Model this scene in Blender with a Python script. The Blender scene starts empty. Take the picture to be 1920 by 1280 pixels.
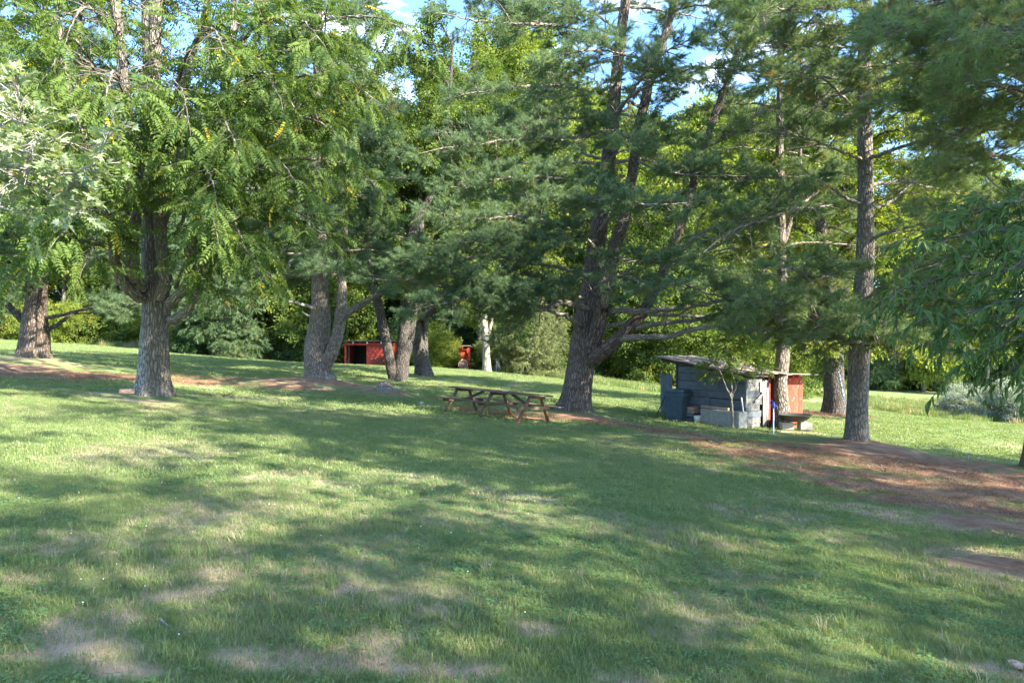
import bpy, math, random
import numpy as np
from mathutils import Vector, Matrix

# ------------------------------------------------------------------ camera, sky, sun, exposure
sc = bpy.context.scene
col = sc.collection
F = 1280.0                      # focal length in photo pixels (1920 wide), 24 mm lens
CAMZ = 1.46
cam = bpy.data.objects.new('camera', bpy.data.cameras.new('camera'))
col.objects.link(cam)
cam.data.lens = 24; cam.data.sensor_width = 36
cam.data.clip_start = 0.05; cam.data.clip_end = 2000
cam.location = (0, 0, CAMZ); cam.rotation_euler = (math.radians(90), 0, 0)
sc.camera = cam

SUN_EL = math.radians(34)
SUN_AZ = math.atan2(0.84, -0.54)          # clockwise from +Y: right of the picture and behind the camera
world = bpy.data.worlds.new('World'); sc.world = world; world.use_nodes = True
wn = world.node_tree; wn.nodes.clear()
w_out = wn.nodes.new('ShaderNodeOutputWorld'); w_bg = wn.nodes.new('ShaderNodeBackground')
sky = wn.nodes.new('ShaderNodeTexSky'); sky.sky_type = 'NISHITA'; sky.sun_disc = False
sky.sun_elevation = SUN_EL; sky.sun_rotation = SUN_AZ; sky.ozone_density = 5.0; sky.dust_density = 0.6
tc = wn.nodes.new('ShaderNodeTexCoord')
mp = wn.nodes.new('ShaderNodeMapping'); mp.inputs['Scale'].default_value = (1, 1, 2.6)
nz = wn.nodes.new('ShaderNodeTexNoise'); nz.inputs['Scale'].default_value = 4.3; nz.inputs['Detail'].default_value = 7; nz.inputs['Roughness'].default_value = 0.55
cr = wn.nodes.new('ShaderNodeValToRGB'); cr.color_ramp.elements[0].position = 0.54; cr.color_ramp.elements[1].position = 0.72
mx = wn.nodes.new('ShaderNodeMix'); mx.data_type = 'RGBA'
mx.inputs[7].default_value = (6.0, 6.3, 6.8, 1)
wn.links.new(tc.outputs['Generated'], mp.inputs['Vector']); wn.links.new(mp.outputs[0], nz.inputs['Vector'])
wn.links.new(nz.outputs[0], cr.inputs[0]); wn.links.new(cr.outputs[0], mx.inputs[0])
tn = wn.nodes.new('ShaderNodeMix'); tn.data_type = 'RGBA'; tn.blend_type = 'MULTIPLY'; tn.inputs[0].default_value = 1; tn.inputs[7].default_value = (.80, .92, 1.0, 1)
wn.links.new(sky.outputs[0], tn.inputs[6]); wn.links.new(tn.outputs[2], mx.inputs[6]); wn.links.new(mx.outputs[2], w_bg.inputs['Color'])
w_bg.inputs['Strength'].default_value = 0.15
wn.links.new(w_bg.outputs[0], w_out.inputs[0])
sl = bpy.data.lights.new('sun', 'SUN'); sl.energy = 5.0; sl.angle = math.radians(0.53); sl.color = (1.0, 0.92, 0.75)
sun = bpy.data.objects.new('sun', sl); col.objects.link(sun)
to_sun = Vector((math.sin(SUN_AZ) * math.cos(SUN_EL), math.cos(SUN_AZ) * math.cos(SUN_EL), math.sin(SUN_EL)))
sun.rotation_euler = to_sun.to_track_quat('Z', 'Y').to_euler(); sun.location = (20, -20, 30)
sc.view_settings.view_transform = 'Standard'; sc.view_settings.look = 'None'
sc.view_settings.exposure = 2.38; sc.view_settings.gamma = 1.0; sc.view_settings.use_curve_mapping = False
sc.cycles.max_bounces = 5; sc.cycles.diffuse_bounces = 3; sc.cycles.glossy_bounces = 2
sc.cycles.transmission_bounces = 3; sc.cycles.transparent_max_bounces = 4

# ------------------------------------------------------------------ small maths helpers
def hash3(i, j, k, seed):
    n = (i * 374761393 + j * 668265263 + k * 2147483647 + seed * 974634777) & 0xffffffff
    n = ((n ^ (n >> 13)) * 1274126177) & 0xffffffff
    n = (n ^ (n >> 16)) & 0xffffffff
    return n / 4294967295.0
def vnoise(p, seed=0):
    p = np.asarray(p, float); f = np.floor(p); t = p - f; t = t * t * (3 - 2 * t); f = f.astype(np.int64)
    r = 0
    for a in (0, 1):
        for b in (0, 1):
            for c in (0, 1):
                w = (t[..., 0] if a else 1 - t[..., 0]) * (t[..., 1] if b else 1 - t[..., 1]) * (t[..., 2] if c else 1 - t[..., 2])
                r = r + w * hash3(f[..., 0] + a, f[..., 1] + b, f[..., 2] + c, seed)
    return r
def fbm2(x, y, s, seed=0, o=3):
    r = 0; a = 1; tot = 0
    for k in range(o):
        r = r + a * vnoise(np.stack([x * s, y * s, np.full_like(x, 0.37 * k)], -1), seed + k); tot += a; a *= .5; s *= 2.1
    return r / tot
def at(px, py, d):
    return np.array([(px - 960) / F * d, d, CAMZ + (640 - py) / F * d])
def nrm(v):
    v = np.asarray(v, float); return v / (np.linalg.norm(v, axis=-1, keepdims=True) + 1e-9)

# ------------------------------------------------------------------ ground height, fitted through the places where things stand
CTRL = [(65,687,25),(290,747,16),(597,723,26),(745,714,33),(793,705,38),(913,696,50),(1078,777,21.7),(1605,836,17.5),(1930,890,14.8),
        (640,686,60),(870,692,58),(0,636,62),(250,653,60),(1240,737,50),(1272,790,22.5),(1450,800,22),(1565,775,28),(1920,786,60),(1700,776,55),
        (865,773,18.8),(1000,792,17.3),(450,668,60),(1060,712,50)]
def base_h(x, y):
    return -0.078 * 80 * np.tanh(x / 80) - 0.031 * 60 * np.tanh(np.maximum(y, -40) / 60)
_c = np.array([at(*c) for c in CTRL])
_fx = np.array([(-1,3),(1,3),(-3,5),(3,5),(0,8),(-6,9),(6,9),(0,13),(-4,13),(5,13),(0,-4),(-10,0),(10,0)], float)
_cx = np.vstack([_c[:, :2], _fx]); _cz = np.concatenate([_c[:, 2], base_h(_fx[:, 0], _fx[:, 1])])
_W = 9.0 + 0.12 * _cx[:, 1].clip(0)
_A = np.exp(-((_cx[:, None, :] - _cx[None]) ** 2).sum(-1) / _W[None, :] ** 2)
_wt = np.linalg.solve(_A.T @ _A + 0.02 * np.eye(len(_cx)), _A.T @ (_cz - base_h(_cx[:, 0], _cx[:, 1])))
def gh(x, y):
    x = np.asarray(x, float); y = np.asarray(y, float)
    d2 = (x[..., None] - _cx[:, 0]) ** 2 + (y[..., None] - _cx[:, 1]) ** 2
    return base_h(x, y) + (np.exp(-d2 / _W ** 2) * _wt).sum(-1)
def gp(px, py):
    d = np.geomspace(1.5, 120, 900); x = (px - 960) / F * d; z = CAMZ + (640 - py) / F * d
    k = np.where(z <= gh(x, d))[0]; i = k[0] if len(k) else len(d) - 1
    return np.array([x[i], d[i], gh(x[i:i+1], d[i:i+1])[0]])
def ground_at(x, y): return float(gh(np.array([x]), np.array([y]))[0])

def blob(px, py, rx, ry=None): p = gp(px, py); return (p[0], p[1], rx, ry or rx)
STRAW = [blob(1560,850,2.0,1.1), blob(1640,850,1.8,1.2), blob(1480,862,1.5,.8), blob(1720,872,1.9,1.1), blob(1800,895,1.8,1.2), blob(1890,925,1.8,1.2), blob(1960,905,1.8,1.5),
         blob(1850,960,1.0,.6), blob(1400,845,1.2,.5), blob(1330,828,1.2,.45), blob(1260,813,1.1,.4), blob(1190,803,1.2,.45), blob(1120,792,1.3,.7), blob(1080,786,1.3,.8),
         blob(1010,786,.9,.5), blob(940,776,1.0,.6), blob(890,768,1.0,.5),
         blob(600,727,2.0,1.1), blob(560,731,1.6,.7), blob(660,733,1.4,.6), blob(720,742,.9,.5), blob(470,716,3.0,.8), blob(330,714,3.2,.8), blob(220,710,2.8,.9), blob(120,702,2.4,1.2), blob(40,698,3.0,1.4), blob(-60,700,3,1.4),
         blob(1470,800,1.0,.5), blob(1565,778,1.5,1.2), blob(1700,920,1.5,.7), blob(1600,895,1.4,.6), blob(1520,885,1.2,.5), blob(1760,950,1.2,.5), blob(1890,990,1.0,.6), blob(1430,835,1.3,.5), blob(1900,1060,.6,.4), blob(1680,860,2.2,1.1), blob(1760,890,1.8,1.)]
BARE = [blob(185,1172,0.289,0.238), blob(240,1170,0.17,0.17), blob(160,1215,0.204,0.153), blob(290,1112,0.17,0.136), blob(400,1080,0.187,0.153), blob(375,1108,0.17,0.119), blob(340,1120,0.17,0.085),
        blob(470,1240,0.238,0.085), blob(560,1225,0.272,0.119), blob(640,1232,0.306,0.119), blob(700,1195,0.17,0.153), blob(770,1252,0.204,0.085), blob(890,1260,0.153,0.102), blob(660,1103,0.136,0.085), blob(560,1070,0.102,0.068),
        blob(1870,1255,0.306,0.102), blob(1200,1272,0.204,0.068), blob(80,1225,0.17,0.102), blob(245,1260,0.204,0.085), blob(330,765,0.8,0.28), blob(390,771,0.7,0.25), blob(290,757,0.9,0.35), blob(1560,945,0.9,0.22), blob(1660,962,1,0.3), blob(1780,985,0.9,0.3),
        blob(1880,1050,0.68,0.68), blob(870,726,2.4,0.35), blob(540,738,1.5,0.4), blob(1500,810,0.9,0.25), blob(1430,868,0.8,0.2), blob(330,722,3.4,0.35), blob(1250,818,1.2,0.25),
        blob(60,1040,0.204,0.085), blob(30,1085,0.204,0.085), blob(430,1030,0.17,0.085), blob(1010,1180,0.17,0.102)]
DRY = [blob(1340,1140,.45,.35), blob(1400,1080,.4,.3), blob(1310,1190,.25,.2), blob(1310,1015,.6,.5), blob(1150,985,.6,.5), blob(760,900,.8,.5), blob(960,930,.7,.4), blob(640,1060,.25,.2), blob(60,1020,.4,.3),
       blob(1420,960,.8,.5), blob(420,960,.5,.5), blob(1850,1080,.6,.5), blob(560,900,.6,.5), blob(250,860,.9,.7), blob(820,1130,.4,.3), blob(1600,1010,.6,.4)]
def field(x, y, blobs, seed, rough=.9, ns=3.0):
    r = np.zeros_like(x)
    for (bx, by, rx, ry) in blobs:
        r = np.maximum(r, np.exp(-(((x - bx) / rx) ** 2 + ((y - by) / ry) ** 2) * .8))
    dist = np.sqrt(x * x + y * y) + .5
    n = fbm2(x, y, ns, seed, 4) * .6 + fbm2(x, y, ns * 5, seed + 9, 2) * .4
    return np.clip((r - .45 + (n - .5) * rough) * 2.8 + .4, 0, 1) * (r > .05)
def masks(x, y):
    straw = field(x, y, STRAW, 11, 1.35, 1.5)
    bare = field(x, y, BARE, 23, 1.25, 7.0)
    dry = field(x, y, DRY, 31, 1.3, 2.0) * .8
    g = fbm2(x, y, .45, 51, 3); dry = np.clip(dry + np.clip((g - .56) * 5, 0, .6), 0, 1)
    return straw, bare, dry

# ------------------------------------------------------------------ object helpers
def tag(o, label=None, cat=None, group=None, kind=None):
    if label: o['label'] = label
    if cat: o['category'] = cat
    if group: o['group'] = group
    if kind: o['kind'] = kind
    return o
def empty(name, loc, label, cat, group=None):
    o = bpy.data.objects.new(name, None); col.objects.link(o); o.location = [float(v) for v in loc]; o.empty_display_size = .2
    return tag(o, label, cat, group)
def mesh_np(name, v, quads=None, tris=None, mats=(), attrs=None, smooth=True, matidx=None):
    me = bpy.data.meshes.new(name); v = np.asarray(v, np.float32)
    me.vertices.add(len(v)); me.vertices.foreach_set('co', v.ravel())
    nq = 0 if quads is None else len(quads); nt = 0 if tris is None else len(tris)
    idx = np.concatenate([np.asarray(quads, np.int32).ravel() if nq else np.zeros(0, np.int32), np.asarray(tris, np.int32).ravel() if nt else np.zeros(0, np.int32)])
    me.loops.add(len(idx)); me.loops.foreach_set('vertex_index', idx)
    me.polygons.add(nq + nt)
    ls = np.concatenate([np.arange(nq) * 4, nq * 4 + np.arange(nt) * 3]).astype(np.int32)
    me.polygons.foreach_set('loop_start', ls)
    me.polygons.foreach_set('use_smooth', np.full(nq + nt, smooth))
    if matidx is not None: me.polygons.foreach_set('material_index', np.asarray(matidx, np.int32))
    for m in mats: me.materials.append(m)
    for k, a in (attrs or {}).items():
        a = np.asarray(a, np.float32)
        if a.ndim == 2: t = me.attributes.new(k, 'FLOAT_VECTOR', 'POINT'); t.data.foreach_set('vector', a.ravel())
        else: t = me.attributes.new(k, 'FLOAT', 'POINT'); t.data.foreach_set('value', a)
    me.update(calc_edges=True); me.validate()
    return me
def obj(name, me, parent=None, loc=None):
    o = bpy.data.objects.new(name, me); col.objects.link(o)
    if parent is not None: o.parent = parent
    if loc is not None: o.location = [float(q) for q in loc]
    return o

# ------------------------------------------------------------------ materials
class NT:
    def __init__(s, name):
        s.m = bpy.data.materials.new(name); s.m.use_nodes = True; s.t = s.m.node_tree; s.t.nodes.clear()
        s.out = s.n('OutputMaterial')
    def n(s, t, **kw):
        x = s.t.nodes.new('ShaderNode' + t)
        for k, v in kw.items():
            if k in x.inputs: x.inputs[k].default_value = v
            else: setattr(x, k, v)
        return x
    def l(s, a, b): s.t.links.new(a, b)
    def noise(s, vec, scale, detail=4, rough=.55, w=None):
        x = s.n('TexNoise'); x.inputs['Scale'].default_value = scale; x.inputs['Detail'].default_value = detail; x.inputs['Roughness'].default_value = rough
        if vec is not None: s.l(vec, x.inputs['Vector'])
        return x.outputs[0]
    def ramp(s, fac, stops):
        x = s.n('ValToRGB'); e = x.color_ramp.elements
        while len(e) < len(stops): e.new(.5)
        for i, (p, c) in enumerate(stops):
            e[i].position = p; e[i].color = (c[0], c[1], c[2], 1) if hasattr(c, '__len__') else (c, c, c, 1)
        s.l(fac, x.inputs[0]); return x.outputs[0]
    def mix(s, f, a, b, mode='MIX'):
        x = s.n('Mix'); x.data_type = 'RGBA'; x.blend_type = mode
        for i, q in ((0, f), (6, a), (7, b)):
            if isinstance(q, (int, float)): x.inputs[i].default_value = q
            elif isinstance(q, tuple): x.inputs[i].default_value = (*q, 1)
            else: s.l(q, x.inputs[i])
        return x.outputs[2]
    def math(s, op, a, b=0.0):
        x = s.n('Math'); x.operation = op
        for i, q in ((0, a), (1, b)):
            if isinstance(q, (int, float)): x.inputs[i].default_value = q
            else: s.l(q, x.inputs[i])
        return x.outputs[0]
    def mapv(s, vec, scale):
        x = s.n('Mapping'); x.inputs['Scale'].default_value = scale; s.l(vec, x.inputs['Vector']); return x.outputs[0]
    def finish(s, colr, rough=.8, bump=None, bd=.01, metal=0, spec=.3):
        b = s.n('BsdfPrincipled')
        if isinstance(colr, tuple): b.inputs['Base Color'].default_value = (*colr, 1)
        else: s.l(colr, b.inputs['Base Color'])
        if isinstance(rough, (int, float)): b.inputs['Roughness'].default_value = rough
        else: s.l(rough, b.inputs['Roughness'])
        b.inputs['Metallic'].default_value = metal; b.inputs['Specular IOR Level'].default_value = spec
        if bump is not None:
            u = s.n('Bump'); u.inputs['Distance'].default_value = bd; u.inputs['Strength'].default_value = 1; s.l(bump, u.inputs['Height']); s.l(u.outputs[0], b.inputs['Normal'])
        s.l(b.outputs[0], s.out.inputs[0]); return s.m

def leaf_mat(name, a, b, yellow=None, yfrac=.03, trans=.35, rough=.62, spec=.22, tmul=(1.3, 1.25, .5)):
    s = NT(name); at_ = s.n('Attribute'); at_.attribute_type = 'INSTANCER'; at_.attribute_name = 'tint'
    oi = s.n('ObjectInfo'); geo = s.n('NewGeometry')
    r = s.math('FRACT', s.math('ADD', at_.outputs['Fac'], oi.outputs['Random']))
    c = s.mix(r, a, b)
    n = s.noise(geo.outputs['Position'], 1.1, 2); c = s.mix(s.ramp(n, [(.35, 0), (.65, 1)]), c, s.mix(.5, c, b))
    isl = s.n('NewGeometry').outputs['Random Per Island']
    c = s.mix(s.math('MULTIPLY', isl, .5), c, tuple(x * .6 for x in a))
    if yellow:
        f = s.math('ADD', s.math('FRACT', s.math('MULTIPLY', r, 7.31)), s.math('MULTIPLY', isl, .03))
        c = s.mix(s.math('LESS_THAN', f, yfrac), c, yellow)
    p = s.n('BsdfPrincipled'); s.l(c, p.inputs['Base Color']); p.inputs['Roughness'].default_value = rough; p.inputs['Specular IOR Level'].default_value = spec
    t = s.n('BsdfTranslucent'); s.l(s.mix(1.0, c, tmul, 'MULTIPLY'), t.inputs['Color'])
    m = s.n('MixShader'); m.inputs[0].default_value = trans; s.l(p.outputs[0], m.inputs[1]); s.l(t.outputs[0], m.inputs[2])
    s.l(m.outputs[0], s.out.inputs[0]); return s.m

def bark_mat(name, dark, light, lichen=(.42, .46, .40), lich=.25, ridge=11., stretch=.16, blotch=None, low_lichen=0.0):
    s = NT(name); a = s.n('Attribute'); a.attribute_name = 'bk'; v = a.outputs['Vector']
    mv = s.mapv(v, (1, 1, stretch)); w = s.noise(v, 3.0, 3)
    add = s.n('VectorMath'); add.operation = 'ADD'; s.l(mv, add.inputs[0])
    sc_ = s.n('VectorMath'); sc_.operation = 'SCALE'; s.l(w, sc_.inputs[0]); sc_.inputs['Scale'].default_value = .08; s.l(sc_.outputs[0], add.inputs[1])
    vo = s.n('TexVoronoi'); vo.feature = 'DISTANCE_TO_EDGE'; vo.inputs['Scale'].default_value = ridge; s.l(add.outputs[0], vo.inputs['Vector'])
    rid = s.ramp(vo.outputs['Distance'], [(0.0, 0), (.28, 1)])
    fine = s.noise(s.mapv(v, (1, 1, .35)), 55, 4, .65)
    h = s.math('ADD', s.math('MULTIPLY', rid, .8), s.math('MULTIPLY', fine, .45))
    c = s.mix(s.ramp(h, [(.2, 0), (1.0, 1)]), dark, light)
    big = s.noise(s.mapv(v, (1, 1, .6)), 2.2, 3)
    c = s.mix(s.ramp(big, [(.35, 0), (.7, .55)]), c, s.mix(.5, c, light))
    l1 = s.ramp(s.noise(v, 22, 5, .7), [(.56, 0), (.64, 1)]); l2 = s.ramp(s.noise(s.mapv(v, (1, 1, .5)), 2.7, 3), [(.5 - lich * .3, 0), (.68, 1)])
    lf = s.math('MULTIPLY', s.math('MULTIPLY', l1, l2), min(1, .35 + lich))
    if low_lichen:
        sep = s.n('SeparateXYZ'); s.l(v, sep.inputs[0])
        z = s.ramp(s.math('DIVIDE', sep.outputs[2], 2.4), [(.02, 0), (.12, 1), (.55, .8), (.75, 0)])
        xx = s.ramp(s.math('ADD', s.math('MULTIPLY', sep.outputs[0], -1.1), .55), [(.45, 0), (.75, 1)])
        pl = s.ramp(s.noise(s.mapv(v, (1, 1, .5)), 26, 6, .8), [(.5, 0), (.56, 1)])
        lf = s.math('MAXIMUM', lf, s.math('MULTIPLY', s.math('MULTIPLY', z, xx), s.math('MULTIPLY', pl, low_lichen)))
    c = s.mix(lf, c, lichen)
    if blotch: c = s.mix(s.ramp(s.noise(s.mapv(v, (1, 1, .5)), 5, 3), [(.5, 0), (.6, .7)]), c, blotch)
    return s.finish(c, .92, h, .035, spec=.15)

def wood_mat(name, c1, c2, grain=(1, 18, 18), peel=None, rough=.85, peelamt=.5, moss=None):
    s = NT(name); tcn = s.n('TexCoord'); oi = s.n('ObjectInfo')
    add = s.n('VectorMath'); add.operation = 'ADD'; s.l(tcn.outputs['Object'], add.inputs[0])
    cmb = s.n('CombineXYZ'); s.l(s.math('MULTIPLY', oi.outputs['Random'], 37.), cmb.inputs[0]); s.l(s.math('MULTIPLY', oi.outputs['Random'], 91.), cmb.inputs[1]); s.l(cmb.outputs[0], add.inputs[1])
    v = s.mapv(add.outputs[0], grain); g = s.noise(v, 3.2, 6, .7)
    c = s.mix(s.ramp(g, [(.3, 0), (.7, 1)]), c1, c2)
    c = s.mix(s.math('MULTIPLY', oi.outputs['Random'], .55), c, s.mix(1.0, c, (.55, .55, .6), 'MULTIPLY'))
    st = s.ramp(s.noise(add.outputs[0], 3.0, 5, .7), [(.45, 0), (.75, .7)])
    c = s.mix(st, c, s.mix(1.0, c, (.5, .47, .42), 'MULTIPLY'))
    if peel: c = s.mix(s.ramp(s.noise(s.mapv(add.outputs[0], (1, 1, .6)), 9., 6, .75), [(peelamt, 0), (peelamt + .04, 1)]), c, peel)
    if moss: c = s.mix(s.ramp(s.noise(add.outputs[0], 5., 4, .7), [(.52, 0), (.66, .7)]), c, moss)
    return s.finish(c, rough, g, .006, spec=.2)

def plain_mat(name, c, rough=.6, var=.35, scale=12, metal=0, bump=.003, spec=.35):
    s = NT(name); tcn = s.n('TexCoord'); n = s.noise(tcn.outputs['Object'], scale, 5, .65)
    cc = s.mix(s.ramp(n, [(.3, 0), (.7, 1)]), tuple(x * (1 - var) for x in c), tuple(min(1, x * (1 + var)) for x in c))
    return s.finish(cc, rough, n, bump, metal, spec)

M = {}
M['walnut'] = leaf_mat('walnut_leaf', (.07, .13, .026), (.14, .20, .045), (.50, .38, .04), .024, .42)
M['maple'] = leaf_mat('maple_leaf', (.16, .23, .09), (.34, .40, .24), (.4, .32, .06), .02, .35, .4, .5)
M['peach'] = leaf_mat('peach_leaf', (.06, .12, .03), (.10, .17, .042), (.3, .3, .05), .02, .38, .5, .3)
M['broad'] = leaf_mat('broad_leaf', (.075, .13, .025), (.16, .22, .045), (.35, .3, .05), .02, .4)
M['bright'] = leaf_mat('sunny_leaf', (.14, .20, .035), (.27, .33, .06), (.4, .34, .06), .03, .45)
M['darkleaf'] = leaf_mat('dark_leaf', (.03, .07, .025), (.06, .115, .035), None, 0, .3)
M['silver'] = leaf_mat('silver_leaf', (.22, .28, .22), (.36, .40, .33), None, 0, .25)
M['needle'] = leaf_mat('pine_needle', (.11, .185, .092), (.17, .245, .125), (.28, .2, .07), .02, .38, .55, .25, (1.2, 1.2, .55))
M['needle_light'] = leaf_mat('light_pine_needle', (.125, .19, .075), (.20, .26, .105), (.28, .22, .08), .03, .38, .55, .25, (1.2, 1.2, .55))
M['cedar'] = leaf_mat('cedar_needle', (.13, .17, .07), (.2, .22, .10), None, 0, .3)
M['grass'] = leaf_mat('lawn_grass', (.132, .205, .073), (.245, .295, .115), (.36, .32, .2), .05, .35, .5, .35)
M['drygrass'] = leaf_mat('dry_grass', (.27, .23, .14), (.36, .32, .2), (.2, .22, .09), .2, .25, .6, .3, (1, 1, .8))
M['clover'] = leaf_mat('clover', (.12, .23, .08), (.17, .28, .10), None, 0, .35, .5, .3)
M['straw'] = leaf_mat('pine_straw', (.17, .08, .045), (.31, .17, .10), (.4, .3, .2), .2, .1, .7, .2, (1, 1, 1))
M['tallgrass'] = leaf_mat('meadow_grass', (.13, .20, .06), (.22, .27, .10), (.38, .32, .18), .12, .35, .55, .3)
M['bark_pine'] = bark_mat('pine_bark', (.045, .034, .027), (.18, .14, .115), (.38, .42, .40), .35, 15, .26)
M['bark_walnut'] = bark_mat('walnut_bark', (.06, .048, .038), (.21, .18, .15), (.46, .50, .45), .35, 18, .2, low_lichen=.9)
M['bark_grey'] = bark_mat('grey_bark', (.08, .066, .054), (.25, .215, .18), (.46, .5, .46), .5, 17, .28)
M['bark_dark'] = bark_mat('dark_bark', (.03, .026, .024), (.12, .105, .095), (.3, .33, .28), .25, 16, .26)
M['bark_pale'] = bark_mat('pale_bark', (.13, .12, .10), (.26, .24, .21), (.42, .42, .38), .3, 5, .3, blotch=(.3, .27, .22))
M['limb'] = bark_mat('limb_bark', (.12, .10, .08), (.36, .32, .27), (.45, .5, .46), .45, 22, .25)
M['twig'] = bark_mat('twig_bark', (.09, .075, .06), (.25, .22, .19), (.4, .42, .38), .3, 22, .25)
M['deadwood'] = bark_mat('dead_wood', (.3, .28, .25), (.5, .47, .42), (.45, .55, .58), .5, 25, .2)
M['shed_wood'] = wood_mat('weathered_blue_grey_plank', (.09, .105, .12), (.19, .21, .235), (1, 10, 22))
M['shed_white'] = wood_mat('peeling_white_plank', (.20, .20, .20), (.34, .335, .32), (1, 10, 22), peel=(.13, .12, .115), peelamt=.47)
M['red_paint'] = wood_mat('peeling_red_board', (.42, .06, .035), (.56, .10, .06), (3, 3, 1), peel=(.5, .33, .28), peelamt=.60)
M['red_clean'] = wood_mat('red_board', (.48, .065, .04), (.60, .10, .06), (3, 3, 1))
M['roof_wood'] = wood_mat('old_roof_board', (.15, .12, .10), (.34, .29, .25), (2, 16, 16), moss=(.12, .13, .07))
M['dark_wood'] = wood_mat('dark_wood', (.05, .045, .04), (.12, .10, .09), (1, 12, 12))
M['table_wood'] = wood_mat('weathered_table_wood', (.075, .05, .032), (.17, .12, .08), (1.2, 14, 14), moss=(.12, .12, .07))
M['table_light'] = wood_mat('pale_table_wood', (.18, .155, .11), (.30, .27, .20), (1.2, 14, 14))
M['table_red'] = wood_mat('reddish_table_leg', (.17, .075, .045), (.28, .12, .07), (1.2, 14, 14))
M['concrete'] = plain_mat('concrete', (.27, .26, .235), .9, .25, 9)
M['bin'] = plain_mat('bin_plastic', (.045, .075, .105), .5, .25, 6)
M['black'] = plain_mat('black_iron', (.035, .033, .032), .7, .3, 20)
M['rust'] = plain_mat('rusty_iron', (.16, .08, .05), .85, .4, 20)
M['blue'] = plain_mat('blue_paint', (.05, .12, .45), .5)
M['galv'] = plain_mat('galvanised_pipe', (.42, .46, .50), .45, .2, 20, .6)
M['white'] = plain_mat('white_paint', (.70, .69, .66), .6, .12, 10)
M['brick'] = plain_mat('faded_brick', (.40, .25, .19), .9, .3, 18)
M['stone'] = plain_mat('pale_stone', (.48, .46, .42), .9, .25, 14)
M['tan'] = plain_mat('tan_board', (.34, .25, .17), .8, .3, 8)

def ground_material():
    s = NT('lawn_soil'); g = s.n('NewGeometry'); pos = g.outputs['Position']
    A = {}
    for k in ('straw', 'bare', 'dry'):
        a = s.n('Attribute'); a.attribute_name = k; A[k] = a.outputs['Fac']
    big = s.noise(pos, .35, 3); mid = s.noise(pos, 3.2, 5, .6); fine = s.noise(pos, 60, 5, .7)
    c = s.mix(s.ramp(mid, [(.3, 0), (.7, 1)]), (.132, .20, .07), (.22, .275, .105))
    c = s.mix(s.ramp(big, [(.4, 0), (.65, .5)]), c, (.17, .20, .085))
    c = s.mix(s.ramp(fine, [(.35, .55), (.62, 0)]), c, (.06, .085, .03))
    c = s.mix(s.math('MULTIPLY', A['dry'], .85), c, (.33, .28, .18))
    soil = s.mix(s.ramp(fine, [(.3, 0), (.7, 1)]), (.38, .28, .18), (.56, .43, .29))
    c = s.mix(A['bare'], c, soil)
    stn = s.mix(s.ramp(fine, [(.35, 0), (.65, 1)]), (.11, .055, .035), (.29, .16, .10))
    stn = s.mix(s.ramp(mid, [(.35, 0), (.65, .6)]), stn, (.42, .30, .21))
    c = s.mix(A['straw'], c, stn)
    h = s.math('ADD', fine, s.math('MULTIPLY', mid, .5))
    return s.finish(c, .95, h, .03, spec=.1)
M['ground'] = ground_material()

# ------------------------------------------------------------------ ground sheet
def build_ground():
    front = np.radians(np.arange(-46, 46.01, .33)); rest = np.radians(np.linspace(46, 314, 56)[1:-1]); ang = np.concatenate([front, rest])
    rad = np.concatenate([[.4, .9, 1.5], np.geomspace(2.0, 420, 300)])
    A, R = np.meshgrid(ang, rad); x = (R * np.sin(A)).ravel(); y = (R * np.cos(A)).ravel()
    z = gh(x, y)
    st, ba, dr = masks(x, y)
    d = np.hypot(x, y)
    z = z + (fbm2(x, y, 1.3, 77, 3) - .5) * .07 * np.clip((40 - d) / 20, 0, 1) - ba * .012 + st * .03
    z = z + (fbm2(x, y, 14., 78, 2) - .5) * .02 * np.clip((9 - d) / 5, 0, 1)
    for (px, py, dd, r, h) in ((1605,836,17.5,1.5,.20),(597,723,26,2.2,.30),(65,687,25,2.6,.35),(1078,777,21.7,1.5,.16),(1930,890,14.8,1.2,.12),(290,747,16,1.3,.10),(720,741,24,1.0,.16)):
        p = at(px, py, dd); q = np.hypot(x - p[0], y - p[1]); z = z + h * np.exp(-(q / r) ** 2) - h * .5 * np.exp(-(q / (r * .3)) ** 2) * 0
    n, m = len(ang), len(rad)
    i = np.arange(m - 1)[:, None] * n; j = np.arange(n)[None]; jn = (j + 1) % n
    q = np.stack([i + j, i + jn, i + n + jn, i + n + j], -1).reshape(-1, 4)
    v = np.stack([x, y, z], -1); v = np.vstack([v, [[0, 0, ground_at(0, 0)]]])
    c = len(v) - 1; t = np.stack([np.full(n, c), (np.arange(n) + 1) % n, np.arange(n)], -1)
    pad = lambda a: np.append(a, 0)
    me = mesh_np('ground', v, q, t, [M['ground']], {'straw': pad(st), 'bare': pad(ba), 'dry': pad(dr)})
    if me.polygons[0].normal.z < 0: me.flip_normals()
    o = obj('ground', me); tag(o, kind='structure', label='mown lawn sloping down to the right with bare and needle strewn patches')
build_ground()
def mound(x, y):
    z = ground_at(x, y)
    for (px, py, dd, r, h) in ((1605,836,17.5,1.5,.20),(597,723,26,2.2,.30),(65,687,25,2.6,.35),(1078,777,21.7,1.5,.16),(1930,890,14.8,1.2,.12),(290,747,16,1.3,.10),(720,741,24,1.0,.16)):
        p = at(px, py, dd); z += h * math.exp(-(math.hypot(x - p[0], y - p[1]) / r) ** 2)
    return z

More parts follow.
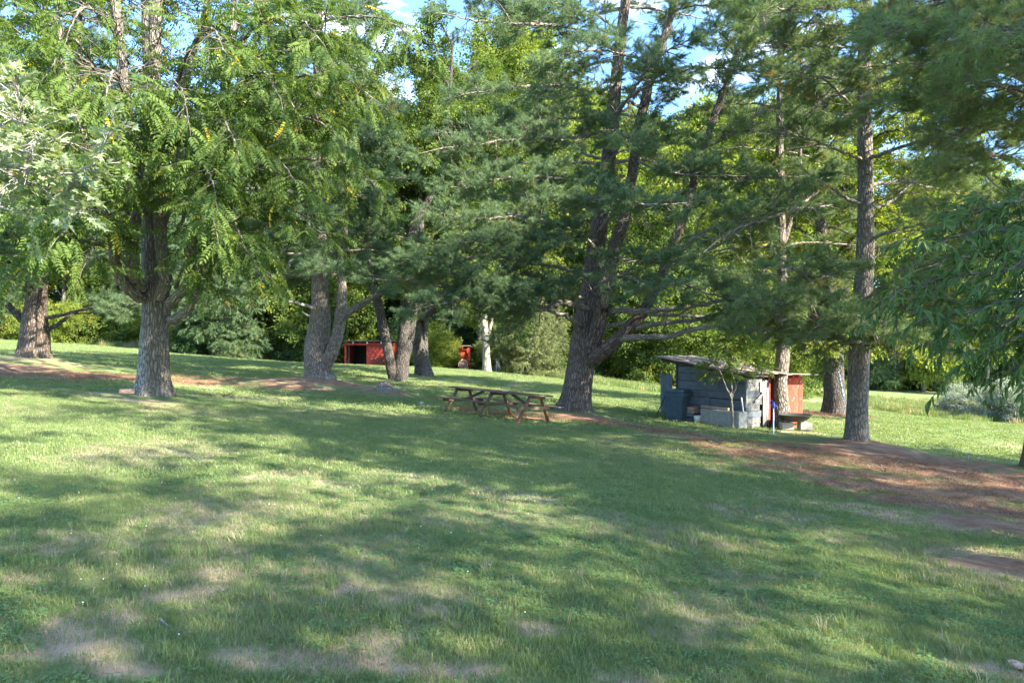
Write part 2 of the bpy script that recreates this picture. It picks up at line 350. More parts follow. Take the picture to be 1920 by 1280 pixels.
# ------------------------------------------------------------------ branches as tubes
def catmull(P, n):
    P = np.asarray(P, float)
    if len(P) == 2: return P[0] + (P[1] - P[0]) * np.linspace(0, 1, n)[:, None]
    Q = np.vstack([2 * P[0] - P[1], P, 2 * P[-1] - P[-2]]); L = len(P) - 1
    t = np.linspace(0, L - 1e-6, n); i = t.astype(int); f = (t - i)[:, None]
    a, b, c, d = Q[i], Q[i + 1], Q[i + 2], Q[i + 3]
    return .5 * ((2 * b) + (-a + c) * f + (2 * a - 5 * b + 4 * c - d) * f ** 2 + (-a + 3 * b - 3 * c + d) * f ** 3)
class Tubes:
    def __init__(s): s.v = []; s.q = []; s.b = []; s.n = 0
    def add(s, P, R, sides=8, rough=0, seed=0, flare=0, lobes=5, origin=None):
        P = np.asarray(P, float); R = np.asarray(R, float); n = len(P)
        T = nrm(np.gradient(P, axis=0)); a = np.array([1., 0, 0]) if abs(T[0][0]) < .8 else np.array([0, 0, 1.])
        S = np.cumsum(np.r_[0, np.linalg.norm(np.diff(P, axis=0), axis=1)])
        th = np.linspace(0, 2 * np.pi, sides, endpoint=False); ct, st_ = np.cos(th), np.sin(th)
        for i in range(n):
            a = nrm(a - T[i] * np.dot(a, T[i])); b = np.cross(T[i], a)
            r = np.full(sides, R[i])
            bk = np.stack([R[i] * ct, R[i] * st_, np.full(sides, S[i])], -1)
            if rough:
                r = r * (1 + rough * (vnoise(bk * [3.2 / max(R[0], .15) * .5, 3.2 / max(R[0], .15) * .5, 1.2], seed) - .5) * 2 + rough * .35 * (vnoise(bk * [26, 26, 4], seed + 5) - .5) * 2)
            if flare:
                k = math.exp(-S[i] / (R[0] * 1.0)); r = r * (1 + flare * k * (.65 + .35 * np.cos(lobes * th + seed)))
            s.v.append(P[i] + r[:, None] * (ct[:, None] * a + st_[:, None] * b)); s.b.append(bk)
            if i:
                u = s.n + (i - 1) * sides; k = np.arange(sides); k2 = (k + 1) % sides
                s.q.append(np.stack([u + k, u + k2, u + sides + k2, u + sides + k], -1))
        s.n += n * sides
        s.v.append(P[-1:] + T[-1] * R[-1] * .6); s.b.append(np.array([[0, 0, S[-1]]])); u = s.n - sides; k = np.arange(0, sides, 1)
        s.q.append(np.stack([u + k, u + (k + 1) % sides, np.full(sides, s.n), np.full(sides, s.n)], -1)); s.n += 1
    def mesh(s, name, mat, origin=(0, 0, 0)):
        v = np.concatenate(s.v) - np.asarray(origin); q = np.concatenate(s.q); t = q[q[:, 2] == q[:, 3]][:, :3]; q = q[q[:, 2] != q[:, 3]]
        return mesh_np(name, v, q, t, [mat], {'bk': np.concatenate(s.b)})

# ------------------------------------------------------------------ leaf meshes (geometry-node instances)
def leafshape(L, W, fold=.25, droop=.2, seg=3):
    ys = np.linspace(0, 1, seg + 2); w = np.sin(np.pi * np.clip(ys, 0, 1) ** .8) * .5 * W
    v = []; t = []
    for i, yy in enumerate(ys):
        z = -droop * L * yy ** 2
        if i == 0 or i == seg + 1: v.append((0, yy * L, z))
        else: v += [(-w[i], yy * L, z + w[i] * fold), (0, yy * L, z), (w[i], yy * L, z + w[i] * fold)]
    t = [(0, 2, 1), (0, 3, 2)]
    for i in range(seg - 1):
        a = 1 + 3 * i; b = a + 3; t += [(a, a + 1, b + 1), (a, b + 1, b), (a + 1, a + 2, b + 2), (a + 1, b + 2, b + 1)]
    a = 1 + 3 * (seg - 1); e = a + 3; t += [(a, a + 1, e), (a + 1, a + 2, e)]
    return np.array(v, float), np.array(t)
def basis(d, up=(0, 0, 1), roll=0.):
    d = nrm(d); up = np.asarray(up, float)
    if abs(np.dot(d, up)) > .98: up = np.array([1., 0, 0])
    x = nrm(np.cross(d, up)); z = np.cross(x, d); c, s_ = math.cos(roll), math.sin(roll)
    return np.stack([x * c + z * s_, d, z * c - x * s_], 1)
class Bits:
    def __init__(s): s.v = []; s.t = []; s.n = 0; s.mi = []
    def add(s, v, t, B=None, p=(0, 0, 0), k=1., mi=0):
        v = np.asarray(v) * k
        if B is not None: v = v @ B.T
        s.v.append(v + np.asarray(p)); s.t.append(np.asarray(t) + s.n); s.n += len(v); s.mi += [mi] * len(t)
    def stick(s, a, b, r, mi=1):
        a = np.asarray(a, float); b = np.asarray(b, float); B = basis(b - a); L = np.linalg.norm(b - a)
        v = [(r, 0, 0), (-r * .5, 0, r * .87), (-r * .5, 0, -r * .87), (r * .6, L, 0), (-r * .3, L, r * .5), (-r * .3, L, -r * .5)]
        s.add(v, [(0, 1, 4), (0, 4, 3), (1, 2, 5), (1, 5, 4), (2, 0, 3), (2, 3, 5)], B, a, mi=mi)
    def mesh(s, name, mats): return mesh_np(name, np.concatenate(s.v), None, np.concatenate(s.t), mats, smooth=False, matidx=s.mi)
SRC = {}
def src(kind, meshes):
    lst = []
    for m in meshes:
        lst.append(bpy.data.objects.new(m.name, m))
    SRC[kind] = lst
def compound(rng, L=.44, n=8, lw=.032, ll=.095, seg=2, droop=.35):
    b = Bits(); pts = [np.array([0, t * L, -droop * L * t ** 2]) for t in np.linspace(0, 1, n + 2)]
    for i in range(n + 1): b.stick(pts[i], pts[i + 1], .0025, 0)
    for i in range(1, n + 1):
        f = math.sin(math.pi * (.18 + .72 * i / (n + 1)))
        for sd in (-1, 1):
            v, t = leafshape(ll * (.55 + .5 * f) * rng.uniform(.85, 1.1), lw * (.6 + .5 * f), .3, .25, seg)
            b.add(v, t, basis(np.array([sd, .45 + rng.uniform(-.1, .15), -.25 + rng.uniform(-.25, .1)]), roll=rng.uniform(-.35, .35)), pts[i] + [0, rng.uniform(-.008, .008), 0])
    v, t = leafshape(ll * .7, lw * .8, .3, .25, seg); b.add(v, t, None, pts[-1]); return b
R0 = random.Random(5)
src('walnut', [compound(random.Random(i), .46 + .04 * i, 7 + i % 3, lw=.046, ll=.125, seg=2, droop=.2 + .14 * i).mesh('compound_leaf', [M['walnut']]) for i in range(4)])
def leafcluster(rng, n, size, spread, mat, name, asp=.62, flat=.6, seg=1, twig=True):
    b = Bits()
    if twig:
        for k in range(3): b.stick((0, 0, 0), nrm([rng.uniform(-.7, .7), 1, rng.uniform(-.4, .4)]) * spread, .004, 1)
    for i in range(n):
        r = spread * rng.uniform(.15, 1.0); th = rng.uniform(0, 6.283); ph = rng.uniform(-1, 1)
        p = np.array([r * math.cos(th) * .8, spread * .5 + r * math.sin(th) * .8, r * ph * flat])
        L = size * rng.uniform(.6, 1.2)
        if seg: v, t = leafshape(L, L * asp, .25, .2, seg)
        else: v = np.array([(0, 0, 0), (-L * asp * .5, L * .45, .12 * L), (0, L, -.1 * L), (L * asp * .5, L * .45, .12 * L)]); t = np.array([(0, 2, 1), (0, 3, 2)])
        b.add(v, t, basis(nrm(np.array([p[0], p[1] - spread * .2, p[2] * .5 - .25 * spread]) + np.array([rng.uniform(-.4, .4), rng.uniform(-.2, .4), rng.uniform(-.5, .2)]) * spread), roll=rng.uniform(-.8, .8)), p)
    return b.mesh(name, [mat, M['twig']])
for key in ('broad', 'bright', 'darkleaf', 'silver'):
    src(key, [leafcluster(random.Random(10 + i), 42, .105, .32, M[key], 'leaf_cluster', seg=0) for i in range(3)])
    src(key + '_far', [leafcluster(random.Random(20 + i), 75, .17, .75, M[key], 'leaf_cluster', seg=0, asp=.75) for i in range(3)])
def needlespray(rng, mat, L=.30, n=230, nl=.125, w=.0042, twigs=4, name='needle_spray', tuft=False):
    b = Bits(); tw = [((0, 0, 0), (0, L, L * .12))]
    for k in range(twigs):
        s0 = rng.uniform(.1, .6) * L; sd = 1 if k % 2 else -1
        tw.append(((0, s0, s0 * .1), (sd * L * rng.uniform(.35, .6), s0 + L * rng.uniform(.4, .7), L * rng.uniform(-.05, .25))))
    for a, c in tw: b.stick(a, c, .0035, 1)
    V = []; T = []
    for i in range(n):
        a, c = tw[rng.randrange(len(tw))]; a = np.array(a); c = np.array(c); u = 1 - rng.random() ** 1.6; p = a + (c - a) * u; d0 = nrm(c - a)
        r = nrm(np.array([rng.gauss(0, 1), rng.gauss(0, 1), rng.gauss(0, 1)])); d = nrm(d0 * rng.uniform(.35, 1.3) + r * .8 + np.array([0, 0, -.05]))
        if tuft: p = a + (c - a) * (1 - .22 * rng.random()); d = nrm(d0 * rng.uniform(.2, .9) + r)
        l = nl * rng.uniform(.7, 1.1); x = nrm(np.cross(d, r + .01)) * w
        k = len(V); V += [p - x, p + x, p + d * l + np.array([0, 0, -.12 * l])]; T.append((k, k + 1, k + 2))
    b.add(np.array(V), np.array(T)); return b.mesh(name, [mat, M['twig']])
for key in ('needle', 'needle_light'):
    src(key, [needlespray(random.Random(30 + i), M[key]) for i in range(4)])
    src(key + '_near', [needlespray(random.Random(35 + i), M[key], .28, 210, .125, .0028, 5, tuft=True) for i in range(3)])
    src(key + '_far', [needlespray(random.Random(40 + i), M[key], .6, 170, .22, .014, 5) for i in range(3)])
src('cedar_far', [needlespray(random.Random(46 + i), M['cedar'], .6, 170, .14, .011, 6) for i in range(3)])
def maple_leaf(L=.11):
    o = [(0, 0)]
    pts = [(0, .0), (.16, -.02), (.34, -.08), (.24, .10), (.55, .22), (.62, .42), (.36, .33), (.30, .42), (.30, .66), (.16, .52), (.12, .62), (0, 1.0)]
    half = pts + [(-x, y) for x, y in pts[-2:0:-1]]
    v = [(0, .28, .0)] + [(x, y, .22 * abs(x) - .12 * y * y) for x, y in half]
    t = [(0, 1 + i, 1 + (i + 1) % len(half)) for i in range(len(half))]
    return np.array(v) * L, np.array(t)
def one_maple():
    b = Bits(); v, t = maple_leaf(.12); b.stick((0, -.06, .01), (0, 0, 0), .0015, 0); b.add(v, t); return b.mesh('maple_leaf', [M['maple']])
src('maple', [one_maple()])
def one_peach(L, dr):
    b = Bits(); v, t = leafshape(L, L * .24, .45, dr, 4); b.stick((0, -.012, 0), (0, 0, 0), .0014, 0); b.add(v, t); return b.mesh('peach_leaf', [M['peach']])
src('peach', [one_peach(.13, .35), one_peach(.145, .6), one_peach(.11, .15)])
def clump(rng, n, h, rad, w, mat, name='grass_clump', lean=.5):
    V = []; T = []
    for i in range(n):
        r = rad * math.sqrt(rng.random()); a = rng.uniform(0, 6.283); p = np.array([r * math.cos(a), r * math.sin(a), -.004])
        l = h * rng.uniform(.45, 1.15); d = rng.uniform(0, 6.283); ln = lean * rng.uniform(.2, 1.3); dx = np.array([math.cos(d), math.sin(d), 0]); f = rng.uniform(0, 6.283); x = np.array([math.cos(f), math.sin(f), 0]) * w * rng.uniform(.6, 1.2)
        m = p + dx * l * ln * .35 + np.array([0, 0, l * .6]); e = p + dx * l * ln * 1.1 + np.array([0, 0, l * (1 - .3 * ln)])
        k = len(V); V += [p - x, p + x, m + x * .8, m - x * .8, e]; T += [(k, k + 1, k + 2), (k, k + 2, k + 3), (k + 3, k + 2, k + 4)]
    return mesh_np(name, V, None, T, [mat], smooth=False)
src('grass', [clump(random.Random(60 + i), 30, .042, .075, .0017, M['grass']) for i in range(4)])
src('grass_long', [clump(random.Random(64 + i), 22, .09, .04, .002, M['grass'], lean=.6) for i in range(3)])
src('grass_mid', [clump(random.Random(67 + i), 38, .048, .15, .0035, M['grass']) for i in range(3)])
src('grass_far', [clump(random.Random(70 + i), 40, .065, .42, .011, M['grass']) for i in range(3)])
src('drygrass', [clump(random.Random(73 + i), 26, .045, .08, .0014, M['drygrass'], lean=.9) for i in range(3)])
src('drygrass_mid', [clump(random.Random(76 + i), 30, .045, .15, .003, M['drygrass'], lean=.9) for i in range(3)])
src('tallgrass', [clump(random.Random(79 + i), 60, .52, .45, .012, M['tallgrass'], lean=.35) for i in range(3)])
src('straw', [clump(random.Random(82 + i), 26, .09, .12, .0018, M['straw'], 'needle_litter', lean=2.6) for i in range(3)])
def cloverclump(rng):
    b = Bits()
    for i in range(14):
        r = .07 * math.sqrt(rng.random()); a = rng.uniform(0, 6.28); h = rng.uniform(.015, .045); p = np.array([r * math.cos(a), r * math.sin(a), h])
        for k in range(3):
            v, t = leafshape(.013, .013, .2, .1, 1); an = a + k * 2.09; b.add(v, t, basis((math.cos(an), math.sin(an), rng.uniform(-.2, .3))), p)
    return b.mesh('clover_clump', [M['clover']])
src('dryleaf', [(lambda b: (b.add(*leafshape(.07, .035, .5, .5, 2)), b)[1])(Bits()).mesh('fallen_leaf', [M['straw']])])
def cone_():
    b = Bits()
    for i in range(26):
        a = i * 2.4; z = i / 26.; rr = .018 * math.sin(math.pi * (.12 + .8 * z)) + .004; b.add(np.array([(-.007, 0, 0), (.007, 0, 0), (0, .016, .004)]), [(0, 1, 2)], basis((math.cos(a), .25, math.sin(a))), (rr * math.cos(a), z * .11, rr * math.sin(a)), 1.6)
    return b.mesh('pine_cone', [M['deadbrown']])
M['deadbrown'] = plain_mat('cone_brown', (.12, .07, .045), .8, .3, 30); src('cone', [cone_()])
src('clover', [cloverclump(random.Random(90 + i)) for i in range(3)])

_ng = {}
def node_group(kind):
    if kind in _ng: return _ng[kind]
    g = bpy.data.node_groups.new('scatter_' + kind, 'GeometryNodeTree')
    g.interface.new_socket('Geometry', in_out='INPUT', socket_type='NodeSocketGeometry'); g.interface.new_socket('Geometry', in_out='OUTPUT', socket_type='NodeSocketGeometry')
    gi = g.nodes.new('NodeGroupInput'); go = g.nodes.new('NodeGroupOutput'); iop = g.nodes.new('GeometryNodeInstanceOnPoints'); jn = g.nodes.new('GeometryNodeJoinGeometry')
    for o in SRC[kind]:
        oi = g.nodes.new('GeometryNodeObjectInfo'); oi.inputs['Object'].default_value = o; oi.inputs['As Instance'].default_value = True; g.links.new(oi.outputs['Geometry'], jn.inputs[0])
    g.links.new(gi.outputs[0], iop.inputs['Points']); g.links.new(jn.outputs[0], iop.inputs['Instance']); iop.inputs['Pick Instance'].default_value = True
    for nm, ty, tgt in (('rot', 'FLOAT_VECTOR', 'Rotation'), ('scl', 'FLOAT', 'Scale'), ('pick', 'INT', 'Instance Index')):
        a = g.nodes.new('GeometryNodeInputNamedAttribute'); a.data_type = ty; a.inputs['Name'].default_value = nm
        if nm == 'rot':
            e = g.nodes.new('FunctionNodeEulerToRotation'); g.links.new(a.outputs[0], e.inputs[0]); g.links.new(e.outputs[0], iop.inputs[tgt])
        else: g.links.new(a.outputs[0], iop.inputs[tgt])
    g.links.new(iop.outputs[0], go.inputs[0]); _ng[kind] = g; return g
def scatter(name, kind, pos, rot, scl, parent=None, seed=1, loc=(0, 0, 0)):
    pos = np.asarray(pos, float) - np.asarray(loc) if parent is None else np.asarray(pos, float)
    n = len(pos); r = np.random.RandomState(seed); me = bpy.data.meshes.new(name); me.vertices.add(n); me.vertices.foreach_set('co', pos.astype(np.float32).ravel())
    a = me.attributes.new('rot', 'FLOAT_VECTOR', 'POINT'); a.data.foreach_set('vector', np.asarray(rot, np.float32).ravel())
    a = me.attributes.new('scl', 'FLOAT', 'POINT'); a.data.foreach_set('value', np.asarray(scl, np.float32))
    a = me.attributes.new('tint', 'FLOAT', 'POINT'); a.data.foreach_set('value', r.rand(n).astype(np.float32))
    a = me.attributes.new('pick', 'INT', 'POINT'); a.data.foreach_set('value', r.randint(0, 1000, n).astype(np.int32))
    o = obj(name, me, parent); 
    if parent is None: o.location = loc
    md = o.modifiers.new('scatter', 'NODES'); md.node_group = node_group(kind); o['kind'] = 'stuff'
    for m in SRC[kind][0].data.materials: me.materials.append(m)
    return o
def eulers(D, rng, up=None, roll=.5):
    D = nrm(D); n = len(D); U = np.tile([0, 0, 1.], (n, 1)) if up is None else up
    bad = np.abs((D * U).sum(1)) > .97; U = U + bad[:, None] * np.array([.7, .3, 0])
    X = nrm(np.cross(D, U)); Z = np.cross(X, D); a = rng.normal(0, roll, n)[:, None]
    X2 = X * np.cos(a) + Z * np.sin(a); Z2 = Z * np.cos(a) - X * np.sin(a)
    ry = -np.arcsin(np.clip(X2[:, 2], -1, 1)); rx = np.arctan2(D[:, 2], Z2[:, 2]); rz = np.arctan2(X2[:, 1], X2[:, 0])
    return np.stack([rx, ry, rz], 1)

# ------------------------------------------------------------------ lawn cover
def lawn():
    rs = np.random.RandomState(3)
    def pts(y0, y1, dens, u=.82):
        area = u * (y1 ** 2 - y0 ** 2); n = int(area * dens); y = np.sqrt(rs.uniform(y0 ** 2, y1 ** 2, n)); x = y * rs.uniform(-u, u, n); return x, y
    def put(name, kind, x, y, s, label, keep):
        k = rs.rand(len(x)) < keep; x, y, s = x[k], y[k], s[k]
        z = gh(x, y) + (fbm2(x, y, 1.3, 77, 3) - .5) * .07 * np.clip((40 - np.hypot(x, y)) / 20, 0, 1)
        rot = np.stack([rs.normal(0, .12, len(x)), rs.normal(0, .12, len(x)), rs.uniform(0, 6.28, len(x))], 1)
        o = scatter(name, kind, np.stack([x, y, z], 1), rot, s, seed=len(x)); tag(o, label, name.replace('_', ' '))
    for (y0, y1, dens, kind, sm) in ((2.3, 7, 700, 'grass', .85), (7, 16, 200, 'grass_mid', .8), (16, 62, 20, 'grass_far', .75)):
        x, y = pts(y0, y1, dens); st, ba, dr = masks(x, y); h = fbm2(x, y, 1.1, 5, 3)
        put('lawn_grass', kind, x, y, sm * (.55 + .9 * h) * rs.uniform(.75, 1.2, len(x)), {'grass': 'short mown grass of the lawn nearest the viewer', 'grass_mid': 'short mown grass across the middle of the lawn', 'grass_far': 'short grass on the far lawn beneath and beyond the trees'}[kind], (1 - st * .97) * (1 - ba * .82) * (1 - dr * .7))
    x, y = pts(2.3, 7, 260); st, ba, dr = masks(x, y)
    put('dry_grass', 'drygrass', x, y, rs.uniform(.6, 1.2, len(x)), 'dead straw coloured grass mixed into the near lawn', np.clip(.13 + dr * .9 + ba * .5, 0, 1) * (1 - st))
    x, y = pts(7, 16, 60); st, ba, dr = masks(x, y)
    put('dry_grass', 'drygrass_mid', x, y, rs.uniform(.6, 1.2, len(x)), 'dead straw coloured grass mixed into the middle lawn', np.clip(.05 + dr * .8 + ba * .2, 0, 1) * (1 - st * .7))
    x, y = pts(2.3, 6.5, 60); h = fbm2(x, y, 1.6, 19, 2); st, ba, dr = masks(x, y)
    put('grass_tufts', 'grass_long', x, y, rs.uniform(.6, 1.4, len(x)), 'longer grass tufts standing up from the near lawn', np.clip((h - .47) * 4, 0, 1) * (1 - ba * .9))
    x, y = pts(2.3, 8, 330); h = fbm2(x, y, 1.2, 29, 3); st, ba, dr = masks(x, y)
    put('clover', 'clover', x, y, rs.uniform(.45, .85, len(x)), 'small leafed clover and weeds in the near lawn', np.clip((h - .44) * 4, 0, .8) * (1 - st) * (1 - ba * .8))
    x, y = pts(8.5, 30, 70); st, ba, dr = masks(x, y)
    put('pine_straw', 'straw', x, y, rs.uniform(.7, 1.5, len(x)), 'fallen brown pine needles beneath the trees', st)
    x, y = pts(8.5, 26, 2.5); st, ba, dr = masks(x, y); put('pine_cones', 'cone', x, y, rs.uniform(.8, 1.4, len(x)), 'small dark pine cones scattered over the needle litter', st)
    x, y = pts(2.5, 20, 3.0); put('fallen_leaves', 'dryleaf', x, y, rs.uniform(.5, 1.1, len(x)), 'fallen brown leaves dotted over the lawn', np.full(len(x), .8))
lawn()
def flowers():
    rs = np.random.RandomState(9); n = 130; y = np.sqrt(rs.uniform(9, 170, n)); x = y * rs.uniform(-.75, .1, n); z = gh(x, y) + .045
    b = Bits(); v = np.array([(1, 0, 0), (-1, 0, 0), (0, 1, 0), (0, -1, 0), (0, 0, 1), (0, 0, -1)]) * .0045; t = [(0, 2, 4), (2, 1, 4), (1, 3, 4), (3, 0, 4), (2, 0, 5), (1, 2, 5), (3, 1, 5), (0, 3, 5)]
    for p in zip(x, y, z): b.add(v, t, None, p)
    o = obj('clover_flowers', b.mesh('clover_flowers', [M['white']])); tag(o, 'tiny white clover flowers dotted over the left of the lawn', 'flowers', kind='stuff')
flowers()

# ------------------------------------------------------------------ growing trees
class Tree:
    def __init__(s, name, base, label, cat='tree', group=None, seed=1):
        s.root = empty(name, base, label, cat, group); s.base = np.array(base, float); s.rng = random.Random(seed); s.np = np.random.RandomState(seed); s.seed = seed
        s.tw = Tubes(); s.P = []; s.D = []; s.S = []
    def part(s, name, tubes, mat): return obj(name, tubes.mesh(name, mat, s.base), s.root)
    def trunk(s, pts, radii, mat, sides=36, flare=.55, rough=.08, name='trunk', step=.09, lobes=5):
        P0 = np.array(pts, float); L = np.linalg.norm(np.diff(P0, axis=0), axis=1).sum(); n = max(8, min(180, int(L / step)))
        P = catmull(P0, n); R = np.interp(np.linspace(0, len(pts) - 1, n), range(len(pts)), radii)
        R = R * .88
        if flare: P[0] = P[0] - np.array([0, 0, .15])
        t = Tubes(); t.add(P, R, sides, rough, s.seed, flare, lobes); s.part(name, t, mat); return P, R
    def limb(s, pts, r0, r1, mat, name='branch', sides=12, rough=.12, wob=.02):
        P0 = np.array(pts, float); L = np.linalg.norm(np.diff(P0, axis=0), axis=1).sum(); n = max(6, int(L / .13)); P = catmull(P0, n)
        P[1:-1] += (s.np.rand(n - 2, 3) - .5) * wob * 2
        t = Tubes(); t.add(P, np.linspace(r0, r1, n) ** 1.0, sides, rough, s.rng.randrange(99)); s.part(name, t, mat); return P
    def sub(s, P, start=.3, sp=.28, length=1.4, lift=.15, spr=.11, side=.22, droop=.12, fwd=.5, vert=.35, r0=.018, end=True, bare=0., sizes=(.8, 1.2), taper=.55):
        """side shoots along a limb P, with leaf sprays along every shoot"""
        sp *= .62; spr *= .8; length *= 1.12
        S = np.r_[0, np.cumsum(np.linalg.norm(np.diff(P, axis=0), axis=1))]; L = S[-1]; s0 = start * L; rng = s.rng; k = 0
        while s0 < L:
            i = min(len(P) - 2, int(np.searchsorted(S, s0)) - 1); i = max(i, 0); p = P[i] + (P[i + 1] - P[i]) * ((s0 - S[i]) / (S[i + 1] - S[i] + 1e-6)); T = nrm(P[i + 1] - P[i])
            a = np.cross(T, [0, 0, 1]) + 1e-3; a = nrm(a); b = np.cross(a, T); sd = 1 if k % 2 else -1; k += 1
            th = rng.gauss(0, vert) ; d = nrm(T * fwd + (a * sd * math.cos(th) + b * math.sin(th)) + np.array([0, 0, lift]))
            l = length * (1 - taper * s0 / L) * rng.uniform(.55, 1.15); s.shoot(p, d, l, r0, spr, side, droop, bare, sizes); s0 += sp * rng.uniform(.6, 1.4)
        if end: s.shoot(P[-1], nrm(P[-1] - P[-2]), length * .5, r0, spr, side, droop, 0, sizes)
    def shoot(s, p, d, l, r0, spr, side, droop, bare, sizes):
        rng = s.rng; n = max(4, int(l / .22) + 2); q = np.array([p + d * l * t + np.array([0, 0, -droop * l * t * t]) + (0 if t == 0 else 1) * (s.np.rand(3) - .5) * .06 * l for t in np.linspace(0, 1, n)])
        s.tw.add(q, np.linspace(r0 * min(1.3, .5 + l * .5), .003, n), 4)
        if rng.random() < bare:
            for _ in range(5):
                t = rng.uniform(.3, .9); c = q[int(t * (n - 1))]; dd = nrm(d + (s.np.rand(3) - .5) * 1.6); s.tw.add(np.array([c, c + dd * l * .25, c + dd * l * .45 + [0, 0, -.04]]), [.006, .004, .002], 3)
            return
        m = int(l * .82 / spr) + 1
        u = np.sort(.18 + .82 * s.np.rand(m)); idx = u * (n - 1); i = np.minimum(idx.astype(int), n - 2); c = q[i] + (q[i + 1] - q[i]) * (idx - i)[:, None]
        T = nrm(q[i + 1] - q[i]); A = nrm(np.cross(T, [0, 0, 1.]) + 1e-3); B = np.cross(A, T); sg = s.np.choice([-1, 1], m)[:, None]
        off = s.np.rand(m, 1) * side * (1.1 - u[:, None]); D = nrm(T * .8 + A * sg * s.np.uniform(.3, 1.1, (m, 1)) + B * s.np.normal(.1, .35, (m, 1)))
        s.P.append(c + D * off); s.D.append(D); s.S.append(s.np.uniform(sizes[0], sizes[1], m))
    def crown(s, kind, loose=0, loose_kind=None, roll=.5, dn=0., loose_name='leaf', mask=None):
        P = np.concatenate(s.P); D = np.concatenate(s.D); S = np.concatenate(s.S)
        if dn: D = nrm(D + np.array([0, 0, -dn]))
        if mask is not None: k = mask(P); P, D, S = P[k], D[k], S[k]
        E = eulers(D, s.np, roll=roll)
        if loose:
            d = np.maximum(P[:, 1], .5); px = 960 + F * P[:, 0] / d; py = 640 - F * (P[:, 2] - CAMZ) / d; ok = (P[:, 1] > 1) & (px > -10) & (px < 1930) & (py > -10) & (py < 900)
            sc_ = np.where(ok, S / d * s.np.uniform(.7, 1, len(d)), 0); o = np.argsort(-sc_)[:loose]; o = o[sc_[o] > 0]; sel = np.zeros(len(P), bool); sel[o] = 1
            for j in np.where(sel)[0]:
                m = SRC[loose_kind or kind][j % len(SRC[loose_kind or kind])]; q = obj(loose_name, m.data, s.root, P[j] - s.base); q.rotation_euler = [float(v) for v in E[j]]; q.scale = [float(S[j])] * 3
            P, D, S, E = P[~sel], D[~sel], S[~sel], E[~sel]
        scatter('crown', kind, P - s.base, E, S, s.root, s.seed); return len(P)
    def twigs(s, mat=None): 
        if s.tw.n:
            o = s.part('twigs', s.tw, mat or M['twig']); o['kind'] = 'stuff'
def pl(*a): return [at(*q) for q in a]
def pine_whorls(T, P, z0, z1, step, rfun, per=4, fdroop=.06, mat=None, sides=8, az=None, **kw):
    """rings of near-level limbs up the stem P from z0 to z1"""
    z = z0
    while z < z1:
        i = int(np.argmin(np.abs(P[:, 2] - z))); c = P[i]; a0 = T.rng.uniform(0, 6.28)
        for k in range(per):
            a = a0 + k * 6.283 / per + T.rng.uniform(-.4, .4); l = rfun(z) * T.rng.uniform(.7, 1.15)
            if az and not az(a): continue
            d = np.array([math.cos(a), math.sin(a), 0.]); up = T.rng.uniform(.0, .25)
            q = [c + d * l * t + np.array([0, 0, l * (up * t - (up + fdroop) * t * t * .8) + T.rng.uniform(-.03, .03) * l]) for t in (0, .3, .65, 1)]
            Q = T.limb(q, max(.02, .016 * l + .01), .012, mat or M['limb'], sides=sides) if l > 1.2 else catmull(q, 6); T.sub(Q, **kw)
        z += step * T.rng.uniform(.75, 1.25)

